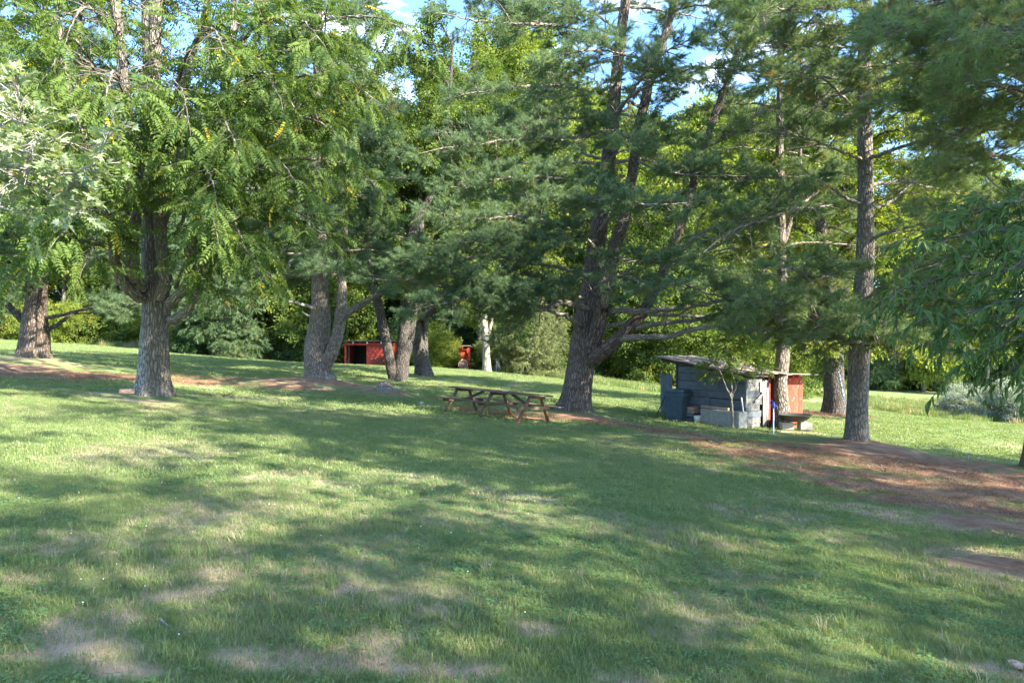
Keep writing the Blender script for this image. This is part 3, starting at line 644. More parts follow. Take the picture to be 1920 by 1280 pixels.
def main_pine():
    b = at(1078, 779, 21.7); b[2] = mound(b[0], b[1]) - .05
    T = Tree('pine_tree', b, 'big many stemmed pine with thick low limbs beside the picnic table', seed=4)
    D = 21.7
    P, R = T.trunk([b] + pl((1084,720,D),(1092,660,D),(1099,600,D),(1108,540,D+.1),(1118,460,D+.2),(1132,370,D+.3),(1143,280,D+.3),(1152,180,D+.3),(1165,60,D+.2),(1185,-80,D),(1200,-240,D)),
                   [.53,.50,.47,.42,.37,.33,.29,.26,.23,.19,.14,.07], M['bark_pine'], 44, .7, .07)
    L = {}
    L[0] = T.limb(pl((1100,668,D-.1),(1113,640,D-.5),(1124,600,D-.7),(1131,550,D-.7),(1148,480,D-.6),(1172,400,D-.5),(1190,300,D-.4),(1203,215,D-.4),(1228,120,D-.4),(1262,20,D-.3),(1290,-90,D)), .27, .10, M['bark_pine'], sides=24, name='stem')
    L[1] = T.limb(pl((1102,678,D-.1),(1130,660,D-.7),(1162,632,D-.9),(1190,603,D-1),(1215,570,D-1.),(1240,515,D-1),(1262,460,D-.9),(1290,380,D-.8),(1318,280,D-.7),(1350,190,D-.6),(1385,90,D-.4),(1410,-20,D)), .23, .07, M['bark_pine'], sides=22, name='stem')
    L[2] = T.limb(pl((1160,634,D-.9),(1205,632,D-1.6),(1255,631,D-2.0),(1290,620,D-2.4),(1340,612,D-2.8),(1385,606,D-3.2),(1440,600,D-3.5),(1500,590,D-3.6)), .10, .025, M['limb'])
    L[3] = T.limb(pl((1178,618,D-.9),(1210,610,D-1.2),(1250,605,D-1.5),(1300,600,D-1.7),(1350,588,D-2),(1410,580,D-2),(1470,578,D-2),(1530,590,D-2)), .09, .022, M['limb'])
    L[4] = T.limb(pl((1122,590,D-.2),(1160,582,D-1),(1215,583,D-1.6),(1270,578,D-2),(1320,570,D-2.3),(1360,560,D-2.5),(1395,543,D-2.6),(1440,500,D-2.6)), .10, .03, M['limb'])
    L[5] = T.limb(pl((1120,615,D-.2),(1170,606,D-.2),(1215,590,D),(1270,592,D+.2),(1340,594,D+.4),(1400,600,D+.6),(1470,604,D+1)), .08, .02, M['limb'])
    L[6] = T.limb(pl((1104,580,D-.2),(1080,572,D-.8),(1050,567,D-1.4),(1015,580,D-2),(965,578,D-2.6),(920,560,D-3),(860,545,D-3.4),(790,530,D-3.6),(730,525,D-3.6)), .10, .02, M['limb'])
    L[7] = T.limb(pl((1092,618,D-.2),(1082,606,D-.8),(1060,592,D-1.2),(1030,583,D-1.6),(990,570,D-2.2),(930,548,D-3.0),(860,515,D-3.8),(800,505,D-4.2)), .07, .018, M['limb'])
    L[8] = T.limb(pl((1110,520,D),(1080,510,D-1),(1040,500,D-2),(980,490,D-3),(920,480,D-3.6),(850,488,D-4),(780,490,D-4.2)), .07, .02, M['limb'])
    L[9] = T.limb(pl((1190,265,D-.4),(1160,248,D-.9),(1130,247,D-1.3),(1090,256,D-1.8),(1030,258,D-2.4),(960,262,D-3),(890,270,D-3.6),(820,280,D-4)), .075, .02, M['limb'])
    L[10] = T.limb(pl((1140,300,D+.2),(1100,290,D+.6),(1050,262,D+1),(980,255,D+1.5),(900,248,D+2),(830,250,D+2.4)), .06, .02, M['limb'])
    L[11] = T.limb(pl((1205,205,D-.4),(1180,190,D-.8),(1175,205,D-1.0),(1120,218,D-1.4),(1060,222,D-1.8),(1000,230,D-2.2),(930,235,D-2.6)), .05, .015, M['limb'])
    L[12] = T.limb(pl((1155,150,D+.2),(1130,170,D-.6),(1090,168,D-1.4),(1030,160,D-2.2),(960,165,D-3.0),(880,175,D-3.5)), .06, .015, M['limb'])
    L[13] = T.limb(pl((1160,100,D),(1120,70,D-1),(1060,50,D-2),(980,45,D-3),(900,40,D-3.6),(850,30,D-4)), .06, .015, M['limb'])
    L[14] = T.limb(pl((1120,470,D),(1090,440,D-1.2),(1040,420,D-2.4),(980,405,D-3.4),(900,410,D-4),(830,400,D-4.4)), .06, .015, M['limb'])
    L[15] = T.limb(pl((1125,430,D),(1150,400,D-1.8),(1160,385,D-3.2),(1180,380,D-4.2),(1220,385,D-4.8),(1290,380,D-5)), .06, .015, M['limb'])
    L[16] = T.limb(pl((1240,510,D-1),(1290,455,D-1.6),(1330,430,D-2.0),(1400,410,D-2.4),(1470,395,D-2.6),(1560,385,D-2.8)), .08, .02, M['limb'])
    L[17] = T.limb(pl((1318,280,D-.7),(1370,250,D-1.2),(1420,215,D-1.6),(1480,190,D-2),(1560,180,D-2)), .05, .015, M['limb'])
    L[18] = T.limb(pl((1220,150,D-.4),(1270,128,D-1.2),(1340,128,D-2),(1420,135,D-2.4),(1500,150,D-2.6)), .05, .015, M['limb'])
    L[19] = T.limb(pl((1262,460,D-.9),(1320,470,D-1.6),(1380,440,D-2.2),(1440,400,D-2.8),(1500,350,D-3),(1560,330,D-3)), .06, .015, M['limb'])
    L[20] = T.limb(pl((1110,545,D),(1150,520,D-2),(1180,520,D-3.4),(1220,540,D-4.2),(1270,530,D-4.8)), .05, .015, M['limb'])
    L[21] = T.limb(pl((1145,240,D),(1180,180,D-2),(1215,130,D-3),(1260,90,D-3.6),(1340,60,D-4)), .05, .015, M['limb'])
    X = [([(1095,560,D-.3),(1040,545,D-1.6),(960,540,D-3),(880,560,D-4),(800,575,D-4.6)], .05), ([(1120,450,D),(1060,450,D-1.6),(980,440,D-3),(900,450,D-4),(840,460,D-4.4)], .05),
         ([(1140,350,D+.3),(1080,340,D-1.5),(1000,330,D-3),(920,340,D-3.8),(860,350,D-4.2)], .05), ([(1130,400,D+.3),(1060,380,D+1.5),(980,370,D+2.5),(900,370,D+3)], .05), ([(1165,60,D+.2),(1100,20,D-1),(1000,0,D-2),(900,-10,D-3)], .05),
         ([(1190,300,D-.4),(1240,320,D-1.6),(1310,330,D-2.6),(1400,330,D-3.2)], .045), ([(1150,480,D-.6),(1200,490,D-2.5),(1260,490,D-3.6),(1330,500,D-4)], .045), ([(1240,510,D-1),(1300,540,D-2),(1370,560,D-3),(1430,575,D-3.4)], .045),
         ([(1172,400,D-.5),(1130,380,D-2.5),(1110,370,D-3.5),(1150,372,D-4.6)], .04), ([(1228,120,D-.4),(1160,100,D-2),(1100,95,D-3.2),(1040,105,D-4)], .045), ([(1262,20,D-.3),(1320,10,D-1.5),(1400,30,D-2.4),(1470,60,D-3)], .04)]
    for pts, rr in X: Q = T.limb(pl(*pts), rr, .012, M['limb'], sides=8); T.sub(Q, start=.3, sp=.27, length=1.35, spr=.095, side=.3, bare=.12, sizes=(.65, 1.1))
    kw = dict(sp=.33, length=1.4, spr=.11, side=.3, lift=.12, bare=.2, vert=.4, sizes=(.65, 1.1))
    for Q in L.values(): T.sub(Q, start=.15, sp=1.1, length=1.3, spr=.3, bare=1., end=False, vert=.9, droop=.0, r0=.02)
    T.sub(P, start=.35, sp=.7, length=2.2, spr=.3, bare=1., end=False, vert=1., droop=.0, r0=.022, fwd=.2)
    for i in (0, 1): T.sub(L[i], start=.35, sp=.5, length=1.7, spr=.09, side=.25, bare=.3)
    for i in (2, 3, 4, 5): T.sub(L[i], start=.62, **{**kw, 'bare': .15}); T.sub(L[i], start=.3, sp=.8, length=.9, spr=.2, bare=.9, end=False)
    for i in (6, 7, 8, 14): T.sub(L[i], start=.32, **{**kw, 'length': 1.5, 'sp': .22})
    for i in (9, 10, 11, 12, 13): T.sub(L[i], start=.28, **kw)
    for i in (15, 20, 21): T.sub(L[i], start=.45, **kw)
    for i in (16, 17, 18, 19): T.sub(L[i], start=.4, **{**kw, 'sp': .3})
    pine_whorls(T, P, 7.2, 15.5, 1.6, lambda z: 3.9 - .12 * (z - 6), 3, mat=M['limb'], start=.4, sp=.38, length=1.3, spr=.12, side=.3, bare=.2)
    n = T.crown('needle'); T.twigs(M['limb']); print('main pine', n)

def walnut():
    D = 16.; b = at(290, 748, D); b[2] = mound(b[0], b[1]) - .05
    T = Tree('walnut_tree', b, 'thick walnut trunk with pale lichen and a mass of hanging compound leaves', seed=8)
    P, R = T.trunk([b] + pl((289,700,D),(290,640,D),(293,580,D),(290,520,D),(284,450,D),(280,360,D),(283,260,D),(285,160,D),(280,60,D),(276,-60,D),(270,-260,D)), [.40,.37,.36,.35,.29,.25,.23,.22,.21,.19,.16,.07], M['bark_walnut'], 44, .85, .07)
    B = M['bark_grey']; L = []
    def a(pts, r0, r1, **k): Q = T.limb(pl(*pts), r0, r1, B, name='stem', sides=16, **k); L.append(Q); return Q
    a([(268,560,D-.2),(245,545,D-.6),(222,515,D-.9),(212,470,D-1.2),(195,410,D-1.6),(180,330,D-2),(150,240,D-2.4),(120,120,D-2.6),(105,0,D-2.6),(95,-120,D-2.6)], .13, .04)
    a([(272,540,D-.3),(252,522,D-.6),(247,480,D-.8),(250,430,D-.9),(262,380,D-1),(250,280,D-1.2),(235,180,D-1.4),(225,80,D-1.4),(212,-20,D-1.4),(200,-160,D)], .14, .09)
    a([(300,560,D-.3),(310,530,D-.5),(306,480,D-.6),(300,430,D-.6),(296,360,D-.8),(292,260,D-.9),(290,140,D-.9),(292,30,D-.9),(296,-80,D-.9)], .14, .12)
    a([(315,570,D-.3),(340,548,D-.6),(356,520,D-.7),(360,475,D-.8),(368,420,D-1),(385,350,D-1.2),(400,260,D-1.4),(420,160,D-1.4),(436,60,D-1.4),(440,-60,D)], .12, .05)
    a([(322,600,D-.2),(345,588,D-.4),(362,562,D-.4),(378,520,D-.2),(392,470,D),(425,400,D+.3),(470,330,D+.6),(520,260,D+1),(600,150,D+1)], .11, .03)
    a([(300,420,D),(330,340,D+.1),(345,240,D+.3),(350,140,D+.5),(380,50,D+.6),(400,-60,D+.6)], .13, .07)
    a([(262,400,D),(225,330,D+.6),(190,240,D+1),(150,150,D+1.6),(150,40,D+1.8),(160,-60,D)], .10, .04)
    a([(400,240,D-1.4),(430,150,D-1.4),(480,105,D-1.6),(560,95,D-1.7),(620,85,D-1.8)], .05, .02)
    # low boughs that come towards the viewer and hang
    for (x1, y1, d1, x0, y0) in ((400,330,12,310,420),(170,300,11.5,262,400),(120,420,12,250,470),(400,400,12,330,440),(460,450,13,370,480),(200,160,10.5,250,280),(350,190,12,300,300),(440,250,12,340,340),(560,330,13,400,380),(90,300,12,240,400),(520,160,12.5,400,260),
                                 (60,480,13.5,250,500),(160,480,13,250,520),(600,420,15,420,430),(90,120,12,240,260),(640,250,14,430,260),(700,170,14,440,190),(700,330,15,440,330),(420,80,12,330,160),(600,60,13,430,100),(780,60,14.5,500,90),(130,40,12,240,120),(380,510,14,330,540),(30,380,13.5,230,440),(0,200,13,220,330),(20,60,13,220,200),(500,500,14.5,380,500)):
        pts = pl((x0, y0, D - .3), (x0 + (x1 - x0) * .35, y0 + (y1 - y0) * .6 - 30, D - .3 + (d1 - D) * .4), (x0 + (x1 - x0) * .75, y1 - 25, D + (d1 - D) * .8), (x1, y1 + 15, d1))
        Q = T.limb(pts, .045, .012, B, sides=7); T.sub(Q, start=.3, sp=.30, length=1.25, spr=.075, side=.10, droop=.22, lift=.16, vert=.7, r0=.012, sizes=(.5, .95))
    for Q in L: T.sub(Q, start=.3, sp=.34, length=2.0, spr=.10, side=.06, droop=.2, vert=1., r0=.016, sizes=(.5, .95), taper=.2)
    T.sub(P, start=.6, sp=.55, length=3.2, spr=.12, side=.06, droop=.2, vert=.3, r0=.02, fwd=.3)
    n = T.crown('walnut', 300, dn=.38, roll=.7, mask=lambda p: (p[:, 2] > 2.3) & ~((np.abs(p[:, 0] / p[:, 1] + .525) < .045) & (p[:, 1] < 15.8) & ((p[:, 2] - CAMZ) / p[:, 1] < .2) & (T.np.rand(len(p)) < .85)) & ~((np.abs(p[:, 0] / p[:, 1] + .55) < .10) & (p[:, 1] < 15.5) & ((p[:, 2] - CAMZ) / p[:, 1] > .37) & (T.np.rand(len(p)) < .85)) & (T.np.rand(len(p)) < .92)); T.twigs(M['bark_grey']); print('walnut', n)

def right_pine():
    D = 17.5; b = at(1605, 838, D); b[2] = mound(b[0], b[1]) - .05
    T = Tree('pine_tree', b, 'straight single trunk pine standing on the needle covered mound', seed=14)
    P, R = T.trunk([b] + pl((1606,790,D),(1609,720,D),(1612,640,D),(1617,560,D),(1622,480,D),(1623,380,D),(1622,280,D),(1621,180,D),(1622,60,D),(1626,-80,D),(1630,-300,D)), [.31,.29,.28,.27,.26,.25,.21,.20,.19,.17,.14,.07], M['bark_grey'], 40, .6, .06)
    LL = [([(1625,300),(1665,285),(1720,268),(1790,270),(1830,310),(1890,365)], -3.0, .06), ([(1620,300),(1580,285),(1530,265),(1480,250),(1420,230)], -2.5, .04),
          ([(1615,385),(1580,368),(1550,350),(1500,385),(1440,410),(1390,425),(1340,455)], -2.0, .05), ([(1630,390),(1670,378),(1720,330),(1770,260),(1850,250)], 1., .05),
          ([(1625,150),(1660,145),(1720,135),(1800,130),(1880,120)], -4., .05), ([(1618,90),(1560,88),(1500,85),(1430,80)], -3., .04), ([(1622,220),(1590,190),(1545,150),(1480,130)], -3., .04),
          ([(1618,600),(1590,590),(1540,575),(1480,565),(1420,570)], -4.5, .045), ([(1618,640),(1600,640),(1560,625),(1510,600),(1460,590)], -3.5, .04), ([(1622,560),(1660,545),(1700,540),(1760,560),(1830,580)], -4., .045),
          ([(1625,640),(1660,620),(1700,605),(1760,600),(1820,625)], -3., .04), ([(1622,500),(1580,510),(1540,520),(1480,500)], -4., .04), ([(1625,450),(1680,430),(1750,420),(1820,430),(1900,440)], -3.5, .05),
          ([(1622,350),(1690,340),(1740,350),(1800,360),(1880,380)], 2., .05), ([(1620,610),(1620,605),(1625,600),(1640,610)], -5.5, .05), ([(1622,210),(1640,190),(1690,190),(1760,200)], -5.5, .04), ([(1618,600),(1600,588),(1570,592),(1530,612)], -4.5, .04), ([(1614,650),(1590,640),(1540,632),(1470,622),(1410,618)], -2.5, .04), ([(1620,620),(1650,612),(1700,640),(1740,650)], -4.5, .035), ([(1622,60),(1650,40),(1700,30),(1780,40)], -5.5, .05), ([(1622,20),(1580,10),(1500,20),(1420,10)], -4.5, .05)]
    for pts, dd, r in LL:
        n = len(pts) - 1; Q = T.limb([at(x, y, D + dd * i / n) for i, (x, y) in enumerate(pts)], r, .012, M['limb'], sides=9)
        T.sub(Q, start=.36, sp=.34, length=1.05, spr=.10, side=.22, bare=.28); T.sub(Q, start=.15, sp=.8, length=1.2, spr=.3, bare=1., end=False, vert=.9, droop=0, r0=.016)
    T.sub(P, start=.25, sp=.6, length=1.9, spr=.3, bare=1., end=False, vert=1., droop=0, r0=.018, fwd=.2)
    pine_whorls(T, P, 8, 16, 1.5, lambda z: 3.4 - .12 * (z - 8), 3, start=.4, sp=.4, length=1.1, spr=.13, bare=.2)
    n = T.crown('needle_light'); T.twigs(M['limb']); print('right pine', n)
main_pine(); walnut(); right_pine()

def edge_pine():
    D = 14.8; b = at(1950, 896, D); b[2] = mound(b[0], b[1]) - .05
    T = Tree('pine_tree', b, 'pine trunk cut by the right edge of the view, feathery boughs hanging above', seed=21)
    P, R = T.trunk([b] + [b + np.array([.05, 0, z]) for z in (.8, 2, 4, 6, 8, 11, 15)], [.36,.33,.31,.29,.26,.22,.17,.06], M['bark_grey'], 32, .5, .06)
    for pts in ([(1930,150,13),(1880,120,11.5),(1820,100,10.5),(1760,110,9.8)], [(1930,60,13),(1850,40,11),(1760,40,9.8),(1680,60,9.2)], [(1935,250,13.5),(1890,230,12),(1840,230,11),(1790,260,10.5)],
                [(1935,0,13),(1860,-10,11),(1780,0,10),(1720,20,9.4)], [(1940,330,14),(1900,300,13),(1860,290,12),(1800,300,11.5)], [(1935,200,13),(1900,170,10.5),(1870,160,9.5),(1830,150,9)], [(1940,420,14),(1890,400,13.5),(1830,390,13),(1760,400,12.5)],
                [(1935,90,12.5),(1900,70,9.5),(1880,60,8.6),(1840,50,8)], [(1938,500,14.5),(1880,480,14),(1820,480,13.6),(1740,500,13.2)]):
        Q = T.limb(pl(*pts), .045, .012, M['limb'], sides=8); T.sub(Q, start=.2, sp=.3, length=1.05, spr=.10, side=.25, bare=.2)
    pine_whorls(T, P, 7, 15, 1.1, lambda z: 3.9 - .2 * (z - 7), 3, start=.4, sp=.45, length=1.2, spr=.13)
    T.crown('needle_light_near'); T.twigs()
def left_pine():
    D = 25.; b = at(65, 690, D); b[2] = mound(b[0], b[1]) - .08
    T = Tree('pine_tree', b, 'stout dark pine trunk at the left edge with long level lower branches', seed=25)
    P, R = T.trunk([b] + pl((65,660,D),(66,625,D),(66,595,D),(68,560,D),(75,500,D),(80,400,D),(82,250,D),(84,100,D),(86,-60,D)), [.58,.52,.50,.46,.38,.30,.26,.20,.15,.07], M['bark_pine'], 40, .5, .1)
    LL = [([(50,605),(25,582),(0,560),(-40,530),(-100,500)], -1., .16), ([(84,596),(110,592),(150,582),(200,574),(260,570),(320,566)], -1, .07), ([(88,620),(115,604),(135,588),(175,576),(230,560),(290,552)], 1.5, .08),
          ([(66,560),(30,510),(0,470),(-40,430)], -3, .1), ([(72,540),(110,500),(150,470),(200,450)], -3, .08), ([(75,480),(30,440),(-20,420)], -4, .07), ([(78,440),(130,420),(190,410)], 2., .07), ([(60,560),(40,530),(10,520),(-40,520)], -4, .06), ([(140,588),(190,585),(250,584)], 0, .03)]
    for pts, dd, r in LL:
        n = len(pts) - 1; Q = T.limb([at(x, y, D + dd * i / n) for i, (x, y) in enumerate(pts)], r, .02, M['bark_dark'], sides=10)
        T.sub(Q, start=.45, sp=.36, length=1.6, spr=.12, side=.25, sizes=(.9, 1.4))
    pine_whorls(T, P, 4.5, 15, 1.2, lambda z: 4.2 - .2 * (z - 4.5), 4, start=.35, sp=.4, length=1.5, spr=.14, sizes=(1, 1.5))
    T.crown('needle'); T.twigs(M['bark_dark'])
def leaning_pine():
    D = 26.; b = at(597, 726, D); b[2] = mound(b[0], b[1]) - .1
    T = Tree('pine_tree', b, 'gnarled grey pine trunk with a slanting side stem growing from its base', seed=29)
    P, R = T.trunk([b] + pl((594,695,D),(593,660,D),(598,625,D),(601,590,D),(600,540,D),(603,470,D),(600,380,D),(596,280,D),(596,150,D),(598,20,D),(600,-120,D)), [.52,.46,.50,.47,.40,.36,.33,.29,.25,.20,.15,.06], M['bark_grey'], 44, .75, .13)
    a = T.limb(pl((607,690,D-.1),(622,660,D-.3),(633,625,D-.3),(638,590,D-.3),(641,550,D-.3),(640,500,D-.3),(645,430,D-.2),(655,340,D),(665,240,D)), .27, .10, M['bark_grey'], name='stem', sides=22)
    c = T.limb(pl((636,600,D-.4),(655,585,D-.5),(672,575,D-.6),(695,560,D-.8),(720,540,D-1),(750,520,D-1)), .16, .04, M['bark_grey'], name='stem', sides=14)
    T.limb(pl((590,578,D-.4),(565,570,D-1),(535,562,D-1.6),(515,552,D-1.8)), .07, .02, M['deadwood']); T.limb(pl((590,500,D-.4),(550,488,D-1),(535,508,D-1.4),(515,514,D-1.8),(490,505,D-2),(476,498,D-2)), .07, .02, M['deadwood'])
    T.limb(pl((580,592,D-.4),(571,588,D-.6),(568,583,D-.6)), .05, .02, M['deadwood'])
    T.sub(a, start=.5, sp=.5, length=1.6, spr=.13, sizes=(1, 1.4)); T.sub(c, start=.6, sp=.4, length=1.2, spr=.13, sizes=(1, 1.4))
    pine_whorls(T, P, 3.9, 15, 1.0, lambda z: 3.8 - .16 * (z - 4.8), 4, start=.35, sp=.4, length=1.5, spr=.14, sizes=(1, 1.5))
    T.crown('needle'); T.twigs()
edge_pine(); left_pine(); leaning_pine()

def broad_tree(name, label, base, stems, mat, kind='broad', seed=1, crown_z=(4, 12), rad=4, n_l=16, limb_r=.09, cat='tree', group=None, sub=None, extra=(), fl=.4, cr=None):
    T = Tree(name, base, label, cat, group, seed); PS = []
    for i, (pts, rr, nm) in enumerate(stems):
        PS.append(T.trunk(pts, rr, mat, 28, fl if i == 0 else .2, .07, nm)[0])
    kw = dict(start=.25, sp=.45, length=1.7, spr=.16, side=.2, droop=.1, vert=.8, r0=.018, sizes=(.9, 1.5)); kw.update(sub or {})
    for e in extra: Q = T.limb(e[0], e[1], .015, mat, sides=8); T.sub(Q, **kw)
    for k in range(n_l):
        P = PS[k % len(PS)]; z = crown_z[0] + (crown_z[1] - crown_z[0]) * (k + .5) / n_l; i = int(np.argmin(np.abs(P[:, 2] - (z - 1.2)))); c = P[i]; a = k * 2.4 + T.rng.uniform(-.4, .4)
        f = math.sin(math.pi * (.18 + .75 * (k + .5) / n_l)); l = rad * f * T.rng.uniform(.75, 1.15); d = np.array([math.cos(a), math.sin(a), 0])
        q = [c, c + d * l * .35 + [0, 0, .6 + .1 * l], c + d * l * .75 + [0, 0, 1.1 + .1 * l], c + d * l + [0, 0, 1.0]]
        Q = T.limb(q, limb_r * .8, .015, mat, sides=8, wob=.05); T.sub(Q, **kw)
    T.crown(kind, **(cr or {})); T.twigs(mat); return T
def gbase(px, py, d, sink=.08):
    b = at(px, py, d); b[2] = mound(b[0], b[1]) - sink; return b
D = 33.; b = gbase(745, 714, D)
broad_tree('walnut_tree', 'dark twin stemmed tree forming a V behind the picnic table', b, [([b] + pl((752,690,D),(757,640,D),(762,570,D),(768,500,D),(775,430,D),(800,380,D),(830,330,D),(840,240,D),(850,60,D)), [.45,.40,.36,.34,.31,.28,.2,.16,.12,.05], 'trunk'),
    ([b + [-.1, -.05, .2]] + pl((732,680,D-.2),(722,630,D-.2),(710,575,D-.2),(700,520,D-.2),(690,450,D),(680,350,D),(680,220,D)), [.35,.28,.26,.25,.22,.18,.14,.05], 'stem'),
    ([b + [.2, .1, .4]] + pl((768,640,D+.2),(776,580,D+.2),(784,500,D+.2),(790,420,D+.3),(785,300,D+.3)), [.22,.22,.2,.18,.14,.05], 'stem')], M['bark_dark'], 'broad', 31, (4.2, 17), 5.6, 34)
D = 38.; b = gbase(793, 705, D)
broad_tree('walnut_tree', 'dark trunk with tall basal hollow and an arching low branch reaching right', b, [([b] + pl((790,680,D),(785,640,D),(782,605,D),(785,560,D),(788,500,D),(790,400,D),(800,180,D)), [.50,.42,.40,.36,.3,.27,.2,.06], 'trunk'),
    ([b + [.35, .1, .1]] + pl((797,670,D),(796,630,D),(798,590,D),(802,540,D),(815,470,D),(850,330,D),(870,150,D)), [.28,.24,.2,.2,.18,.14,.1,.05], 'stem')], M['bark_dark'], 'broad', 32, (5, 17.5), 5.6, 30,
    extra=[(pl((796,600,D-.3),(810,582,D-.6),(835,574,D-1.2),(880,577,D-2.4),(915,573,D-3.4),(945,590,D-4),(975,605,D-5)), .16)])
D = 50.; b = gbase(913, 696, D)
broad_tree('sycamore_tree', 'pale barked tree with a forked stem at the far edge of the lawn', b, [([b] + pl((912,670,D),(911,640,D),(908,610,D),(907,580,D),(903,540,D),(900,480,D),(895,380,D),(890,280,D)), [.38,.31,.30,.29,.26,.24,.2,.14,.06], 'trunk'), (pl((911,640,D),(918,615,D),(925,590,D),(930,550,D),(940,480,D),(950,380,D)), [.2,.17,.16,.14,.1,.05], 'stem')], M['bark_pale'], 'broad', 33, (6, 17), 6, 20, sub=dict(spr=.22, sizes=(1.2, 2.)))
D = 22.; b = gbase(1465, 797, D)
T = Tree('pine_tree', b, 'slim lumpy trunked pine growing against the grey shed', seed=34)
P, R = T.trunk([b] + pl((1464,760,D),(1461,720,D),(1466,680,D),(1468,620,D),(1467,540,D),(1464,460,D),(1464,380,D),(1462,260,D),(1464,120,D),(1466,0,D),(1468,-140,D)), [.34,.28,.27,.25,.20,.18,.17,.15,.13,.11,.09,.04], M['bark_grey'], 36, .45, .16)
q = T.limb(pl((1466,470,D),(1480,420,D+.1),(1492,370,D+.2),(1500,300,D+.3),(1496,200,D+.3)), .10, .04, M['bark_grey'], name='stem'); T.sub(q, start=.4, sp=.5, length=1.1, spr=.12)
for pts in ([(1466,430,D),(1420,410,D-1),(1370,400,D-2)], [(1468,560,D),(1500,540,D-1),(1550,530,D-2)], [(1466,520,D),(1420,500,D+1),(1380,480,D+2)], [(1466,360,D),(1500,340,D-1.5),(1560,330,D-2)]):
    q = T.limb(pl(*pts), .04, .012, M['limb'], sides=7); T.sub(q, start=.3, sp=.3, length=1., spr=.11, bare=.35)
pine_whorls(T, P, 4.5, 13, 1.1, lambda z: 2.6 - .12 * (z - 4.5), 3, start=.35, sp=.36, length=1., spr=.12, bare=.3); T.crown('needle_light'); T.twigs()
D = 28.; b = gbase(1565, 774, D)
broad_tree('oak_tree', 'thick dark trunk between the red shed and the straight pine', b, [([b] + pl((1565,740,D),(1563,700,D),(1562,650,D),(1560,600,D),(1555,540,D),(1545,470,D),(1535,380,D),(1530,260,D),(1530,130,D)), [.55,.47,.45,.42,.38,.32,.26,.22,.16,.06], 'trunk'), (pl((1563,640,D),(1575,590,D),(1585,520,D),(1595,430,D),(1600,330,D),(1610,200,D)), [.26,.24,.22,.18,.14,.06], 'stem')], M['bark_dark'], 'bright', 35, (4.6, 14), 5, 22, extra=[(pl((1560,640,D-.3),(1530,640,D-1.5),(1500,642,D-2.6),(1480,630,D-3.4)), .14), (pl((1572,640,D-.3),(1620,640,D-1.5),(1680,660,D-3.0),(1740,670,D-3.4)), .1)])
# sapling before the shed
D = 20.6; b = gbase(1374, 800, D, .03)
T = Tree('sapling', b, 'thin forked sapling with drooping leaflets growing before the shed wall', seed=36)
T.trunk([b] + pl((1373,770,D),(1371,745,D)), [.05,.042,.04], M['limb'], 12, .3, .05)
for pts in ([(1371,747,D),(1358,715,D-.2),(1350,695,D-.4),(1335,660,D-.5)], [(1371,746,D),(1372,710,D),(1378,670,D),(1382,630,D),(1390,590,D)], [(1372,746,D),(1384,715,D+.1),(1392,690,D+.2),(1415,655,D+.2)], [(1378,690,D),(1362,650,D-.3),(1345,620,D-.5)], [(1380,660,D),(1400,630,D-.3),(1430,610,D-.4)]):
    q = T.limb(pl(*pts), .028, .008, M['limb'], sides=7, name='stem'); T.sub(q, start=.4, sp=.14, length=.85, spr=.1, side=.05, droop=.3, r0=.008, vert=1., sizes=(.5, .8))
T.crown('walnut', dn=.3); T.twigs()

def near_maple():
    b = np.array([-8.2, 6.5, 0]); b[2] = ground_at(b[0], b[1]) - .1
    T = Tree('maple_tree', b, 'silver maple branches with pointed pale leaves reaching in at the left edge', seed=41)
    P, R = T.trunk([b] + [b + np.array([.02 * z, 0, z]) for z in (.6, 1.6, 3, 4.5, 6.5, 9)], [.24,.21,.2,.18,.15,.1,.04], M['bark_grey'], 28)
    c = P[len(P) // 3]
    for (pts, r) in (([(-300,260,6.6),(-120,300,6.4),(0,308,6.2),(80,322,6.1),(140,325,6.),(185,295,5.9),(205,240,5.9)], .022), ([(-300,200,6.6),(-100,260,6.6),(0,320,6.4),(60,345,6.3),(120,385,6.2),(170,405,6.1)], .018), ([(-300,100,6.8),(-100,170,6.6),(0,215,6.4),(60,240,6.2),(100,280,6)], .018), ([(-250,330,6.6),(-80,350,6.4),(10,390,6.2),(50,400,6.2)], .016), ([(-250,20,7),(-100,110,6.8),(0,160,6.6),(50,190,6.5)], .016), ([(-200,250,6.2),(-60,250,6),(30,280,5.8),(90,300,5.8)], .014)):
        Q = T.limb([P[int(len(P) * .45)]] + pl(*pts), r * 1.6, .004, M['deadwood'], sides=7, wob=.01); T.sub(Q, start=.45, sp=.09, length=.42, spr=.04, side=.08, droop=.15, r0=.006, vert=.8, bare=.25, sizes=(.5, .95), taper=.2)
    for k in range(18):
        a = k * 2.4; z = 3.8 + k * .28; i = int(np.argmin(np.abs(P[:, 2] - P[0, 2] - z))); d = np.array([math.cos(a), math.sin(a), 0]); l = 2.2
        Q = catmull([P[i], P[i] + d * l * .5 + [0, 0, .5], P[i] + d * l + [0, 0, .6]], 8); T.tw.add(Q, np.linspace(.03, .01, 8), 5); T.sub(Q, start=.2, sp=.25, length=.8, spr=.07, side=.1, vert=1., r0=.008)
    T.crown('maple', 280, dn=.2, roll=.7); T.twigs(M['deadwood'])
